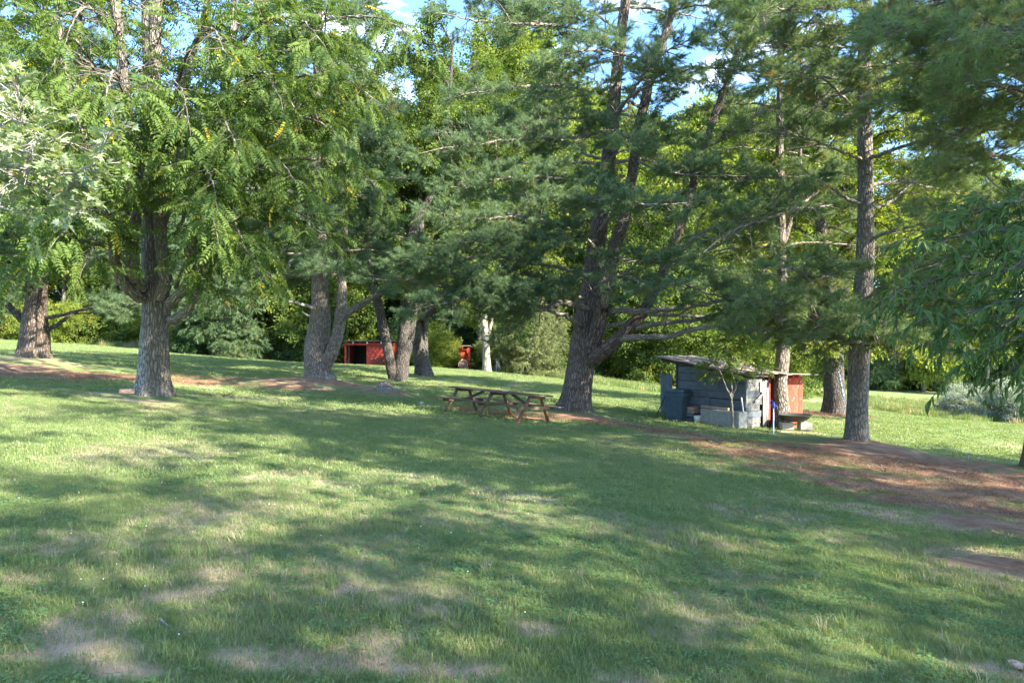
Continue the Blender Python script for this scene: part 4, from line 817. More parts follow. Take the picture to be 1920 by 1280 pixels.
def near_peach():
    b = np.array([7.9, 6.3, 0]); b[2] = ground_at(b[0], b[1]) - .05
    T = Tree('peach_tree', b, 'peach tree boughs with long drooping glossy leaves at the right edge', seed=43)
    P, R = T.trunk([b] + [b + np.array([-.05 * z, 0, z]) for z in (.5, 1.1, 1.8, 2.6, 3.4)], [.13,.11,.1,.08,.06,.03], M['bark_grey'], 20)
    for (pts) in ([(2300,520,6.6),(2060,440,6.4),(1900,430,6.3),(1800,440,6.3),(1740,470,6.2)], [(2300,500,6.6),(2060,500,6.6),(1900,500,6.5),(1790,520,6.5),(1700,540,6.5),(1660,570,6.4)], [(2300,560,6.2),(2060,560,6),(1900,560,6),(1800,590,6.),(1730,600,6)], [(2250,600,6),(2060,610,5.8),(1940,620,5.8),(1870,650,5.8),(1820,670,5.8)],
                  [(2250,420,6.6),(2060,380,6.5),(1920,375,6.4),(1840,395,6.4),(1800,420,6.4)], [(2300,540,7),(2060,560,7.),(1900,600,7.1),(1780,640,7.2)], [(2200,660,6),(2060,660,6),(1960,670,6),(1900,690,6)], [(2250,450,6),(2080,450,5.8),(1960,470,5.6),(1880,510,5.5)], [(2250,470,7),(2060,470,7.2),(1880,470,7.4),(1760,500,7.5)], [(2250,520,6),(2060,530,5.6),(1960,550,5.5),(1900,600,5.5)]):
        Q = T.limb([P[int(len(P) * .55)]] + pl(*pts), .03, .006, M['twig'], sides=7, wob=.01); T.sub(Q, start=.42, sp=.07, length=.52, spr=.027, side=.02, droop=.3, r0=.005, vert=1., sizes=(.55, .95), taper=.2)
    for k in range(30):
        a = k * 2.4; z = 1.6 + k * .07; i = int(np.argmin(np.abs(P[:, 2] - P[0, 2] - z))); d = np.array([math.cos(a), math.sin(a), 0]); l = 1.7
        Q = catmull([P[i], P[i] + d * l * .5 + [0, 0, .5], P[i] + d * l + [0, 0, .5]], 8); T.tw.add(Q, np.linspace(.025, .008, 8), 5); T.sub(Q, start=.2, sp=.16, length=.6, spr=.05, side=.02, vert=1., r0=.006)
    T.crown('peach', 300, dn=.6, roll=.9); T.twigs()
near_maple(); near_peach()

# ------------------------------------------------------------------ woodland behind
def lobed(rs, n, h0, h1, rad, lobes=14, lr=.34, low=.2):
    """points in clumps through the crown's volume"""
    C = []
    for k in range(lobes):
        t = (k + .5) / lobes; z = h0 + (h1 - h0) * t; f = math.sin(math.pi * (low + (1 - low) * .97 * t)) ** .6; a = k * 2.4 + rs.uniform(-.3, .3); r = rad * f * rs.uniform(.35, .75); C.append((math.cos(a) * r, math.sin(a) * r, z, rad * lr * rs.uniform(.8, 1.3)))
    C = np.array(C); i = rs.randint(0, lobes, n); u = nrm(rs.normal(0, 1, (n, 3))); rr = C[i, 3] * (.45 + .6 * rs.rand(n) ** .6)
    P = C[i, :3] + u * rr[:, None] * [1, 1, .7]; D = nrm(u + [0, 0, -.15] + rs.normal(0, .4, (n, 3))); return P, D, C
def far_tree(name, label, px, d, h, rad, kind, seed, n=900, mat='bark_grey', h0=.22, tr=.22, cat='tree', group=None, x=None, lobes=18, sz=(.9, 1.7), split=1):
    rs = np.random.RandomState(seed); X = (px - 960) / F * d if x is None else x; b = np.array([X, d, ground_at(X, d) - .1])
    T = Tree(name, b, label, cat, group, seed); P, D, C = lobed(rs, n, h * h0, h * .95, rad, lobes)
    ln = rs.uniform(-.04, .04, 2)
    if tr: T.trunk([b + [ln[0] * z, ln[1] * z, z] for z in np.linspace(0, h * .8, 7)], np.linspace(tr, tr * .25, 7), M[mat], 12, .3, .06, step=.5)
    for c in C[::1]:
        if tr: q = catmull([b + [0, 0, max(.6, c[2] * .6)], b + [c[0] * .5, c[1] * .5, c[2] * .85], b + c[:3]], 6); T.tw.add(q, np.linspace(tr * .4, .02, 6), 5)
    if tr: T.twigs(M[mat])
    scatter('crown', kind, P, eulers(D, rs), rs.uniform(sz[0], sz[1], n), T.root, seed); return T
def copy_tree(T, px, d, s, rz, label, group=None, X=None):
    r = T.root.copy(); col.objects.link(r); X = (px - 960) / F * d if X is None else X; r.location = (X, d, ground_at(X, d) - .1); r.rotation_euler = (0, 0, rz); r.scale = (s, s, s); r['label'] = label
    if group: r['group'] = group
    for c in T.root.children:
        k = c.copy(); col.objects.link(k); k.parent = r
    return r
GB = 'woodland trees beyond the lawn'
A1 = far_tree('maple_tree', 'tall sunlit yellow green maple at the wood edge behind the leaning pine', 520, 66, 27, 7, 'bright_far', 101, 2000, group=GB)
A2 = far_tree('oak_tree', 'broad dark green oak behind the left red shed', 690, 74, 29, 8, 'broad_far', 102, 2200, group=GB)
A3 = far_tree('maple_tree', 'lofty pale leaved maple rising in the gap left of the big pine', 850, 70, 31, 7, 'bright_far', 103, 2000, group=GB, lobes=18)
A4 = far_tree('cedar_tree', 'feathery pale cedar to the right of the pale barked tree', 990, 52, 5.6, 3.1, 'cedar_far', 104, 700, mat='bark_dark', h0=.08, tr=.12, group=GB, lobes=12)
A5 = far_tree('maple_tree', 'light green maple behind the big pine trunk', 1130, 62, 20, 6.5, 'bright_far', 105, 1700, h0=.1, group=GB)
A6 = far_tree('oak_tree', 'dense green oak left of the grey shed', 1240, 60, 17, 6.5, 'broad_far', 106, 1700, h0=.08, group=GB)
A7 = far_tree('pine_tree', 'dark evergreen behind the walnut trunk at the lawn edge', 400, 58, 16, 5, 'needle_far', 107, 2200, h0=.06, mat='bark_dark', group=GB)
cps = [(A1, 120, 66, .95, 1., 'sunny maple behind the stout left pine'), (A2, 20, 70, .9, 2., 'dark oak at the far left of the wood'), (A3, 250, 72, .72, .5, 'pale leaved maple behind the walnut crown'), (A5, 380, 68, 1.1, 1.7, 'light green maple above the dark evergreen'),
       (A6, 600, 64, 1.0, 2.2, 'bushy green oak left of the red open shed'), (A2, 800, 80, 1.05, 4., 'dark oak filling behind the twin stemmed tree'), (A1, 930, 78, 1.25, 3.3, 'tall bright maple behind the pale barked tree'), (A6, 1060, 72, 1.75, 1.2, 'leafy oak behind the feathery cedar'),
       (A1, 1850, 88, 1.1, .8, 'bright maple seen through the peach boughs on the right'), (A5, 1730, 96, 1.6, 2.0, 'light green maple beyond the field right of the straight pine'), (A3, 965, 64, 1.1, 2.6, 'lofty pale leaved maple behind the upper boughs of the big pine'), (A2, 1180, 80, 1.1, .3, 'dark oak above the lawn edge by the grey shed'), (A5, 1330, 66, 1.35, 4.4, 'light green maple seen over the grey shed roof'), (A6, 1400, 76, 1.75, 2.9, 'round oak behind the slim lumpy pine'), (A1, 1500, 85, 1.15, 5.1, 'sunny maple above the red shed end'),
       (A5, 480, 78, 1.4, 5.3, 'tall light maple far behind the leaning pine'), (A3, 700, 90, .75, 3.9, 'thin topped maple far behind the left red shed'),
       (A7, -40, 60, .9, 2.2, 'dark evergreen beyond the left edge pine'), (A7, 1640, 92, .8, 3.0, 'dark evergreen right of the straight pine'), (A6, 1720, 100, .8, .4, 'rounded green tree at the far right field edge')]
for (T_, px, d, s, rz, lab) in cps: copy_tree(T_, px, d, s, rz, lab, GB)
# far-right line of trees on the field's edge
rs = np.random.RandomState(7)
for k, (px, d, s, T_) in enumerate([(1560,100,.55,A7),(1690,104,.5,A7),(1760,98,.45,A7),(1830,104,.5,A6),(1890,100,.55,A7),(1950,98,.6,A6)]):
    copy_tree(T_, px, d, s, k, ['far dark tree seen left of the straight pine trunk', 'far dark tree just right of the straight pine trunk', 'far dark tree in the middle of the gap right of the straight pine', 'far rounded tree above the smaller silvery bush', 'far dark tree above the larger silvery bush', 'far rounded tree at the right edge behind the field'][k], 'dark trees along the far field')
# understory
BU = 'bushes along the wood edge'
B1 = far_tree('bush', 'bright leafy bush behind the left pine trunk', 120, 60, 3.6, 2.6, 'bright_far', 111, 420, h0=.05, tr=0, cat='bush', group=BU, lobes=9, sz=(.5, .9))
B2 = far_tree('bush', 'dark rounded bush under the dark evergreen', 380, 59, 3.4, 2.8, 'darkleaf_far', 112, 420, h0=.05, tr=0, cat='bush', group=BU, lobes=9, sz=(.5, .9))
B3 = far_tree('bush', 'green bush between the two red sheds', 805, 59, 3.4, 2.4, 'broad_far', 113, 420, h0=.05, tr=0, cat='bush', group=BU, lobes=9, sz=(.5, .9))
B4 = far_tree('bush', 'silvery grey leaved bush at the right edge of the field', 1880, 52, 2.7, 2.6, 'silver_far', 114, 520, h0=.05, tr=0, cat='bush', group=BU, lobes=9, sz=(.35, .7))
for (T_, px, d, s, lab) in [(B1,30,62,1.1,'bright bush left of the stout pine trunk'),(B3,200,62,1.1,'green bush left of the walnut trunk'),(B1,270,63,1.0,'bright bush hidden behind the walnut trunk'),(B1,350,62,.9,'bright bush right of the walnut trunk'),(B3,430,61,1.1,'green bush below the dark evergreen'),(B1,490,62,1.0,'sunny bush midway between walnut and leaning pine'),
        (B2,545,61,1.0,'dark bush left of the leaning pine trunk'),(B3,620,68,1.4,'green bush left of the open red shed'),(B2,690,70,1.5,'dark bush behind the open red shed'),(B2,770,64,1.3,'dark bush right of the open red shed'),(B1,822,56,.8,'bright leafy shrub in front of the narrow red shed, left of it'),(B2,850,66,1.3,'dark bush behind the small red shed'),(B3,945,58,1.0,'green bush right of the pale barked tree'),
        (B3,1030,60,1.3,'green bush left of the big pine trunk'),(B2,1010,66,1.3,'dark bush behind the feathery cedar'),(B3,1110,62,1.3,'green bush just right of the big pine trunk'),(B2,1160,61,1.2,'dark bush between big pine and grey shed'),(B3,1215,58,1.2,'green bush left of the shed door'),(B2,1290,66,1.5,'dark bush behind the grey shed'),(B4,1810,56,.9,'smaller silvery grey bush in the field'),(B4,1950,50,1.15,'silvery bush cut by the right edge')]:
    copy_tree(T_, px, d, s, px * .37, lab, BU)
def mass(name, kind, label, x0, x1, y0, y1, h, n, seed, sz):
    rs = np.random.RandomState(seed); u = rs.rand(n); d = rs.uniform(y0, y1, n); px = x0 + (x1 - x0) * u; x = (px - 960) / F * d; top = h * (.45 + .9 * fbm2(x, d, .12, seed, 3)); z = gh(x, d) + top * rs.rand(n) ** .8
    D = nrm(rs.normal(0, 1, (n, 3)) + [0, -.5, .2]); o = scatter(name, kind, np.stack([x, d, z], 1), eulers(D, rs), rs.uniform(sz[0], sz[1], n), seed=seed); tag(o, label, 'woods')
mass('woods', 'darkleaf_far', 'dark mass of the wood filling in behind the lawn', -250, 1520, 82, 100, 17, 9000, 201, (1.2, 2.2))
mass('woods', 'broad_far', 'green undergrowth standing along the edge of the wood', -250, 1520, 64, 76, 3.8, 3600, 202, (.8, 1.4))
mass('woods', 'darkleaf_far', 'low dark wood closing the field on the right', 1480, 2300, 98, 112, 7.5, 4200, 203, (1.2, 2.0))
def strip(name, kind, label, pts, w, n, seed, sz):
    rs = np.random.RandomState(seed); P = catmull([gp(*p)[:2] if len(p) == 2 else at(*p)[:2] for p in pts], n); P = P + rs.normal(0, 1, (n, 2)) * [.4, w]; P = P[rs.permutation(n)]
    z = gh(P[:, 0], P[:, 1]); o = scatter(name, kind, np.column_stack([P, z]), np.stack([rs.normal(0, .1, n), rs.normal(0, .1, n), rs.uniform(0, 6.28, n)], 1), rs.uniform(sz[0], sz[1], n), seed=seed); tag(o, label, 'grass')
strip('meadow_grass', 'tallgrass', 'tall tan and green grass along the foot of the wood', [(-150,636,63),(0,636,63),(250,653,62),(450,668,62),(560,676,62)], .9, 1500, 211, (.6, 1.6))
strip('meadow_grass', 'tallgrass', 'rough unmown grass between the lawn and the bushes', [(930,698,56),(1060,712,54),(1150,726,52),(1240,737,51),(1330,742,52)], 1.6, 2200, 212, (.5, 1.2))
strip('meadow_grass', 'tallgrass', 'tall field grass before the far right trees', [(1640,772,60),(1750,778,62),(1920,788,62),(2100,800,62)], 5, 4500, 213, (.5, 1.3))
# bare trunks standing at the wood edge
for k, (px, py, d, lean, w, lab) in enumerate([(475,676,61,.1,.10,'slender trunk at the wood edge left of the leaning pine'),(553,686,61,-.12,.12,'pair of thin dark stems left of the leaning pine, left one'),(560,688,61,-.18,.12,'pair of thin dark stems left of the leaning pine, right one'),(1248,700,66,0,.14,'thin trunk behind the left end of the grey shed'),
        (1090,708,60,.1,.12,'thin bent trunk left of the big pine'),(975,695,60,.04,.14,'thin dark trunk right of the pale barked tree'),(897,690,60,.02,.30,'brown trunk close beside the pale barked tree')]):
    b = at(px, py, d); b[2] = ground_at(b[0], b[1]) - .1; T = Tree('tree', b, lab, seed=60 + k); P, _ = T.trunk([b + [lean * z + .1 * math.sin(z + k), 0, z] for z in np.linspace(0, 9, 8)], np.linspace(w, w * .4, 8), M['bark_dark' if k != 0 else 'bark_pale'], 12, .3, .1, step=.4)
    T.sub(P, start=.35, sp=.5, length=1.6, spr=.22, vert=2., sizes=(1.5, 2.4)); T.crown('broad'); T.twigs()

# trees around the viewer whose tops shade the lawn
SH = 'grove trees around the viewer'
S1 = far_tree('oak_tree', 'grove oak standing behind the viewer to the right', 0, -4.5, 15, 4.6, 'broad', 121, 390, h0=.36, group=SH, x=9.5, lobes=16, sz=(1.0, 1.9))
for (X, Y, s, rz, lab) in [(13.5, 3.0, 1.35, 1., 'grove oak right of the viewer beyond the peach tree'), (19.0, -.5, 1.35, 2.2, 'grove oak out of view to the right of the peach tree'), (20.5, 8.5, 1.1, 3.1, 'grove oak out of view beyond the edge pine'), (17, -8.5, 1.1, 4.1, 'farthest grove oak behind the viewer to the right'), (26, 5, 1.25, 5.2, 'outermost grove oak to the right of the viewer')]:
    copy_tree(S1, 0, Y, s, rz, lab, SH, X=X)

# ------------------------------------------------------------------ hard-surface helpers
def poly_prism(name, poly, T, mat, parent, Mx, jitter=0, seed=0):
    """flat polygon in local XZ extruded along +Y by T"""
    rng = random.Random(seed); n = len(poly); P = [(x + rng.uniform(-jitter, jitter), z + rng.uniform(-jitter, jitter)) for x, z in poly]
    cx = sum(p[0] for p in P) / n; cz = sum(p[1] for p in P) / n
    e = min(.006, T * .25); sh = [(cx + (x - cx) * (1 - e / (abs(x - cx) + .05)), cz + (z - cz) * (1 - e / (abs(z - cz) + .05))) for x, z in P]
    v = [(x, 0, z) for x, z in sh] + [(x, e, z) for x, z in P] + [(x, T, z) for x, z in P]
    f = [tuple(range(n))[::1]] + [(i, (i + 1) % n, n + (i + 1) % n, n + i)[::-1] for i in range(n)] + [(n + i, n + (i + 1) % n, 2 * n + (i + 1) % n, 2 * n + i)[::-1] for i in range(n)] + [tuple(range(2 * n, 3 * n))[::-1]]
    me = bpy.data.meshes.new(name); me.from_pydata(v, [], f); me.materials.append(mat); me.update(); o = obj(name, me, parent); o.matrix_local = Mx; return o
def box(name, L, W, H, mat, parent, Mx, bev=.006):
    """box centred on the local origin"""
    import bmesh
    bm = bmesh.new(); bmesh.ops.create_cube(bm, size=1); bmesh.ops.scale(bm, vec=(L, W, H), verts=bm.verts)
    if bev: bmesh.ops.bevel(bm, geom=bm.edges[:], offset=min(bev, H * .3, W * .3, L * .3), segments=1, affect='EDGES')
    me = bpy.data.meshes.new(name); bm.to_mesh(me); bm.free(); me.materials.append(mat); o = obj(name, me, parent); o.matrix_local = Mx; return o
def beam(name, a, b, W, H, mat, parent, up=(0, 0, 1), pre=None):
    a = Vector(a); b = Vector(b); x = (b - a).normalized(); u = Vector(up); y = u.cross(x).normalized(); z = x.cross(y); m = Matrix((x, y, z)).transposed().to_4x4(); m.translation = (a + b) / 2
    return box(name, (b - a).length, W, H, mat, parent, m if pre is None else pre @ m)
def lathe(name, prof, mat, parent, loc=(0, 0, 0), sides=24, rot=None):
    th = np.linspace(0, 2 * np.pi, sides, endpoint=False); v = np.concatenate([np.stack([r * np.cos(th), r * np.sin(th), np.full(sides, z)], 1) for r, z in prof]); q = []
    for i in range(len(prof) - 1):
        k = np.arange(sides); q.append(np.stack([i * sides + k, i * sides + (k + 1) % sides, (i + 1) * sides + (k + 1) % sides, (i + 1) * sides + k], 1))
    me = mesh_np(name, v, np.concatenate(q), None, [mat]); o = obj(name, me, parent, loc)
    if rot: o.rotation_euler = rot
    return o
def pipe(name, pts, r, mat, parent, sides=10, base=(0, 0, 0)):
    t = Tubes(); P = catmull(pts, max(2, len(pts) * 5)) if len(pts) > 2 else np.array(pts, float); t.add(P, np.full(len(P), r), sides); return obj(name, t.mesh(name, mat, base), parent)

# ------------------------------------------------------------------ picnic table
def picnic_table():
    a = at(865, 773, 18.8); b = at(1000, 792, 17.3); a[2] = mound(a[0], a[1]); b[2] = mound(b[0], b[1]); c = (a + b) / 2
    x = nrm(b - a); L = np.linalg.norm(b - a); side = np.array([-x[1], x[0], 0]); side[2] = (mound(*(c + side * .7)[:2]) - mound(*(c - side * .7)[:2])) / 1.4 * .9; y = nrm(side - x * np.dot(side, x)); z = np.cross(x, y)
    r = empty('picnic_table', c, 'weathered wooden picnic table with attached benches beside the big pine', 'picnic table')
    r.rotation_mode = 'QUATERNION'; r.rotation_quaternion = Matrix(np.stack([x, y, z], 1).tolist()).to_quaternion()
    H = .70; rng = random.Random(2); h = L / 2
    for i in range(5):
        o1, o2 = rng.uniform(-.06, .05), rng.uniform(-.06, .06); yy = -.32 + i * .16
        box('tabletop_plank', L + .5 + o2, .145, .036, M['table_wood'] if i != 2 else M['table_light'], r, Matrix.Translation((o1, yy, H + rng.uniform(-.004, .004))) @ Matrix.Rotation(rng.uniform(-.006, .006), 4, 'Z'))
    for sd in (-1, 1):
        for j in (0, 1):
            dx = {-1: -.25, 1: .12}[sd] + rng.uniform(-.04, .04); box('bench_plank', L + .42 + rng.uniform(-.05, .05), .125, .036, M['table_wood'] if (sd, j) != (1, 0) else M['table_light'], r, Matrix.Translation((dx, sd * (.66 + j * .14), .42)))
    for k, xx in enumerate((-h, 0, h)):
        for sd in (-1, 1):
            beam('leg', (xx, sd * .76, -.12), (xx, sd * .22, H - .02), .04, .09, M['table_red' if k == 2 or (k == 1 and sd > 0) else 'table_wood'], r, up=(1, 0, 0))
        beam('crossbar', (xx + .045, -.36, H - .055), (xx + .045, .36, H - .055), .04, .07, M['table_wood'], r)
        beam('crossbar', (xx + .045, -.82, .37), (xx + .045, .82, .37), .04, .085, M['table_wood'], r)
    beam('brace', (-h + .1, 0, .38), (-h + .75, 0, H - .04), .04, .07, M['table_wood'], r); beam('brace', (h - .1, 0, .38), (h - .75, 0, H - .04), .04, .07, M['table_wood'], r)
    p = c + x * .25 + z * (H + .035); q = box('paper_scrap', .13, .09, .012, M['white'], None, Matrix.Translation(p) @ Matrix.Rotation(.4, 4, 'Z')); tag(q, 'small white scrap lying on top of the picnic table', 'litter')
picnic_table()

# ------------------------------------------------------------------ grey shed with red end
def mat_uv(origin, u):
    """frame with local X along u (horizontal), local Y pointing into the wall, Z up"""
    u = nrm(np.array([u[0], u[1], 0.])); y = np.array([-u[1], u[0], 0.]); return Matrix([[u[0], y[0], 0, origin[0]], [u[1], y[1], 0, origin[1]], [0, 0, 1, origin[2]], [0, 0, 0, 1]])
def grey_shed():
    C = np.array([7.22, 21.0, 0]); Lp = np.array([5.62, 23.2, 0]); g0 = mound(C[0], C[1]) - .03; u = nrm(C - Lp); LA = np.linalg.norm(C - Lp)
    r = empty('shed', (C[0], C[1], g0), 'low grey plank shed with a peeling red end under a sagging roof', 'shed'); base = np.array([C[0], C[1], g0])
    gl = mound(Lp[0], Lp[1]) - g0; o = Lp - base; o[2] = 0; Mx = mat_uv(o, u); hl, hr = 2.06, 1.70
    top = lambda s: hl + (hr - hl) * s / LA
    rng = random.Random(4); z = min(gl, 0) + .0; i = 0
    hs = [.16, .2, .23, .24, .21, .27, .24, .22, .2, .2, .2]
    while z < hl - .02 and i < 11:
        h = hs[i]; z1 = z + h
        if z1 <= hr: cuts = [0, LA] if i % 3 else [0, LA * rng.uniform(.45, .7), LA]
        else: cuts = [0, LA]
        for a, b in zip(cuts[:-1], cuts[1:]):
            ta, tb = min(z1, top(a)), min(z1, top(b))
            b_eff = b
            poly = [(a + .004, z), (b - .004, z), (b - .004, tb), (a + .004, ta)]
            if tb <= z + .02:
                b_eff = min(b, (hl - z) / (hl - hr) * LA); poly = [(a + .004, z), (b_eff - .01, z), (a + .004, ta)]
                s1 = (hl - z1) / (hl - hr) * LA
                if s1 > .05: poly = [(a + .004, z), (b_eff - .01, z), (s1, z1), (a + .004, z1)]
            elif ta < z1 + 1e-6 and tb < z1 - 1e-6 and top(a) > z1:
                s1 = (hl - z1) / (hl - hr) * LA; poly = [(a + .004, z), (b - .004, z), (b - .004, tb), (s1, z1), (a + .004, z1)]
            poly_prism('plank', poly, .025, M['shed_wood'], r, Mx @ Matrix.Translation((0, rng.uniform(-.008, .008), 0)) @ Matrix.Rotation(rng.uniform(-.003, .003), 4, 'Y'), .004, i * 7 + int(a * 9))
        z = z1 + rng.uniform(.006, .022); i += 1
    poly_prism('post', [(-.05, -.2), (.03, -.2), (.03, hl - .03), (-.05, hl - .02)], .07, M['dark_wood'], r, Mx @ Matrix.Translation((0, -.035, 0)))
    poly_prism('post', [(LA - .04, -.1), (LA + .02, -.1), (LA + .02, hr - .03), (LA - .04, hr - .02)], .06, M['shed_white'], r, Mx @ Matrix.Translation((0, -.04, 0)))
    # left wing of upright boards, set back
    w = nrm(np.array([-u[1], u[0], 0.])); o2 = o + w * .05 - u * .80; Mw = mat_uv(o2, u)
    for k in range(4):
        h = 1.55 + rng.uniform(-.08, .06); poly_prism('plank', [(k * .135, .0 + gl + rng.uniform(0, .12)), (k * .135 + .12, gl + rng.uniform(0, .1)), (k * .135 + .12, h), (k * .135, h + rng.uniform(-.04, .04))], .022, M['shed_wood'], r, Mw @ Matrix.Translation((0, rng.uniform(-.01, .01), 0)))
    # right-hand wall: boards running back from the corner
    v = nrm(np.array([.827, .56, 0])); LB = 1.2; Mb = mat_uv((0, 0, 0), v)
    z = -.05
    for k in range(8):
        h = rng.uniform(.17, .23); z1 = min(z + h, 1.55 - .02 * k * 0)
        if z1 - z > .04:
            e = .72 + rng.uniform(-.1, .1); poly_prism('plank', [(.03, z), (e, z), (e, z1), (.03, z1)], .022, M['shed_white'] if k not in (2, 5) else M['shed_wood'], r, Mb @ Matrix.Translation((0, rng.uniform(-.008, .008), 0)), .006, k)
        z = z1 + .01
    for k in range(3): poly_prism('plank', [(.78 + k * .12, .05 + rng.uniform(0, .15)), (.88 + k * .12, .02), (.88 + k * .12, 1.5), (.78 + k * .12, 1.46)], .02, M['shed_white'], r, Mb @ Matrix.Translation((0, .02 * k - .02, 0)), .01, 50 + k)
    poly_prism('plank', [(.30, .85), (.36, .80), (.86, 1.12), (.82, 1.18)], .02, M['shed_white'], r, Mb @ Matrix.Translation((0, -.07, 0)))
    poly_prism('window', [(.62, 1.12), (.86, 1.12), (.86, 1.44), (.62, 1.44)], .03, M['white'], r, Mb @ Matrix.Translation((0, -.045, 0)))
    # red section
    e0 = v * LB; e1 = np.array([9.78, 22.95, 0]) - base; e1[2] = 0; e0 = e0 + np.array([.02, .25, 0]); ur = nrm(e1 - e0); LR = np.linalg.norm(e1 - e0); Mr = mat_uv(e0, ur)
    k = 0; s = 0
    while s < LR - .02:
        wd = min(rng.uniform(.22, .3), LR - s); tp = 1.62 - .10 * s / LR; poly_prism('board', [(s, -.02), (s + wd - .006, -.02), (s + wd - .006, tp), (s, tp)], .022, M['red_paint'], r, Mr @ Matrix.Translation((0, rng.uniform(-.006, .006), 0)), .003, 80 + k); s += wd; k += 1
    poly_prism('post', [(-.05, -.05), (.05, -.05), (.05, 1.6), (-.05, 1.6)], .08, M['red_paint'], r, Mr @ Matrix.Translation((-.02, -.05, 0)))
    for k in range(5): poly_prism('rafter_end', [(.1 + k * .32, 1.50), (.16 + k * .32, 1.50), (.16 + k * .32, 1.62), (.1 + k * .32, 1.62)], .5, M['red_paint'], r, Mr @ Matrix.Translation((0, -.16, 0)))
    # back walls, plain
    back = o + w * 1.5; Mk = mat_uv(back, u); poly_prism('back_wall', [(0, -.2), (LA, -.2), (LA, 1.5), (0, 2.1)], .03, M['dark_wood'], r, Mk)
    Ml = mat_uv(o - w * 0, w); poly_prism('side_wall', [(.02, -.2), (1.5, -.2), (1.5, 2.1), (.02, 2.1)], .03, M['dark_wood'], r, Ml)
    Mf = mat_uv(e1, np.array([-ur[1], ur[0], 0])); poly_prism('side_wall', [(.0, -.1), (1.3, -.1), (1.3, 1.5), (0, 1.5)], .03, M['red_paint'], r, Mf)
    # roofs: boards laid down the slope
    n = 6
    for k in range(n):
        y0 = -.28 + k * .33; a = -.55 + rng.uniform(-.12, .05); b = LA + .35 + (rng.uniform(-.1, .25)); za = hl + .03 - (a) * .208 * -1 * -1; 
        A = Vector((a, y0, hl + .05 - a * (hl - hr) / LA + rng.uniform(-.01, .015))); B = Vector((b, y0, hl + .05 - b * (hl - hr) / LA + rng.uniform(-.02, .02)))
        if k < 2: B.z -= .02
        beam('roof_board', A, B, .335, .028, M['roof_wood'], r, pre=Mx)
    for k in range(3):
        A = Vector((-.5, -.22 + k * 1.15, hl - .04 + .5 * (hl - hr) / LA)); B = Vector((LA + .3, -.22 + k * 1.15, hr - .04 - .3 * (hl - hr) / LA)); beam('rafter', A, B, .05, .09, M['dark_wood'], r, pre=Mx)
    for k in range(5):
        A = Vector((-.35, -.30 + k * .34, 1.70)); B = Vector((LR + .16 + .04 * (k % 2), -.30 + k * .34, 1.60)); beam('roof_board', A, B, .345, .03, M['roof_wood'], r, pre=Mr)
    def on(pt, u_, s, out): return pt
    # things against it
    def wpos(s, out, zoff=0): 
        p = Lp + u * s - w * out; return np.array([p[0], p[1], mound(p[0], p[1]) + zoff])
    return base, u, w, Lp, LA, wpos
SB, SU, SW, SL, SLA, wpos = grey_shed()
def yaw(u): return math.atan2(u[1], u[0])

def wheelie_bin():
    p = at(1272, 792, 22.3); p[2] = mound(p[0], p[1]) - .01; r = empty('wheelie_bin', p, 'dark blue wheeled rubbish bin standing at the left end of the grey shed', 'bin'); r.rotation_euler = (0, 0, yaw(SU) + .25)
    def frust(name, w0, d0, w1, d1, z0, z1, dy0=0, dy1=0, mat=M['bin'], bev=.02):
        import bmesh
        bm = bmesh.new(); v = [bm.verts.new(q) for q in [(-w0, -d0 + dy0, z0), (w0, -d0 + dy0, z0), (w0, d0 + dy0, z0), (-w0, d0 + dy0, z0), (-w1, -d1 + dy1, z1), (w1, -d1 + dy1, z1), (w1, d1 + dy1, z1), (-w1, d1 + dy1, z1)]]
        for f in [(0, 3, 2, 1), (4, 5, 6, 7), (0, 1, 5, 4), (1, 2, 6, 5), (2, 3, 7, 6), (3, 0, 4, 7)]: bm.faces.new([v[i] for i in f])
        bmesh.ops.bevel(bm, geom=bm.edges[:], offset=bev, segments=2, affect='EDGES'); me = bpy.data.meshes.new(name); bm.to_mesh(me); bm.free(); me.materials.append(mat); return obj(name, me, r)
    frust('body', .23, .26, .30, .34, .03, .90); frust('rim', .325, .37, .33, .375, .80, .93, bev=.01); frust('lid', .33, .38, .27, .30, .935, 1.03, 0, .02)
    for s in (-1, 1):
        o = lathe('wheel', [(.02, -.03), (.12, -.03), (.13, 0), (.12, .03), (.02, .03)], M['black'], r, (s * .24, .27, .13), 18, (0, math.pi / 2, 0))
    pipe('handle', [(-.25, .36, .9), (-.22, .45, .95), (.22, .45, .95), (.25, .36, .9)], .016, M['black'], r)
wheelie_bin()
def leaner(name, label, cat, W, H, T, px, py, d, lean, mat, yw, ribs=0):
    p = at(px, py, d); p[2] = mound(p[0], p[1]); r = empty(name, p, label, cat); r.rotation_euler = (-lean, 0, yw)
    box('panel', W, T, H, mat, r, Matrix.Translation((0, 0, H / 2 - .02)))
    for k in range(ribs): box('rib', .03, .012, H - .03, mat, r, Matrix.Translation((-W / 2 + (k + .5) * W / ribs, -T / 2 - .005, H / 2 - .02)), .003)
    return r
_q = wpos(LA_ := SLA * .78, .32)
r = empty('concrete_trough', wpos(SLA * .76, .28), 'long pale concrete trough lying at the foot of the grey planks', 'trough'); r.rotation_euler = (0, 0, yaw(SU))
for (L_, W_, H_, x_, y_, z_, n_) in ((1.45, .05, .52, 0, -.18, .24, 'front_side'), (1.45, .05, .50, 0, .16, .24, 'back_side'), (.05, .30, .50, -.70, -.01, .24, 'end'), (.05, .30, .50, .70, -.01, .24, 'end'), (1.35, .30, .05, 0, -.01, .06, 'bottom')): box(n_, L_, W_, H_, M['concrete'], r, Matrix.Translation((x_, y_, z_)), .012)
for k in range(13): box('rib', .025, .014, .44, M['concrete'], r, Matrix.Translation((-.62 + k * .103, -.211, .25)), .004)
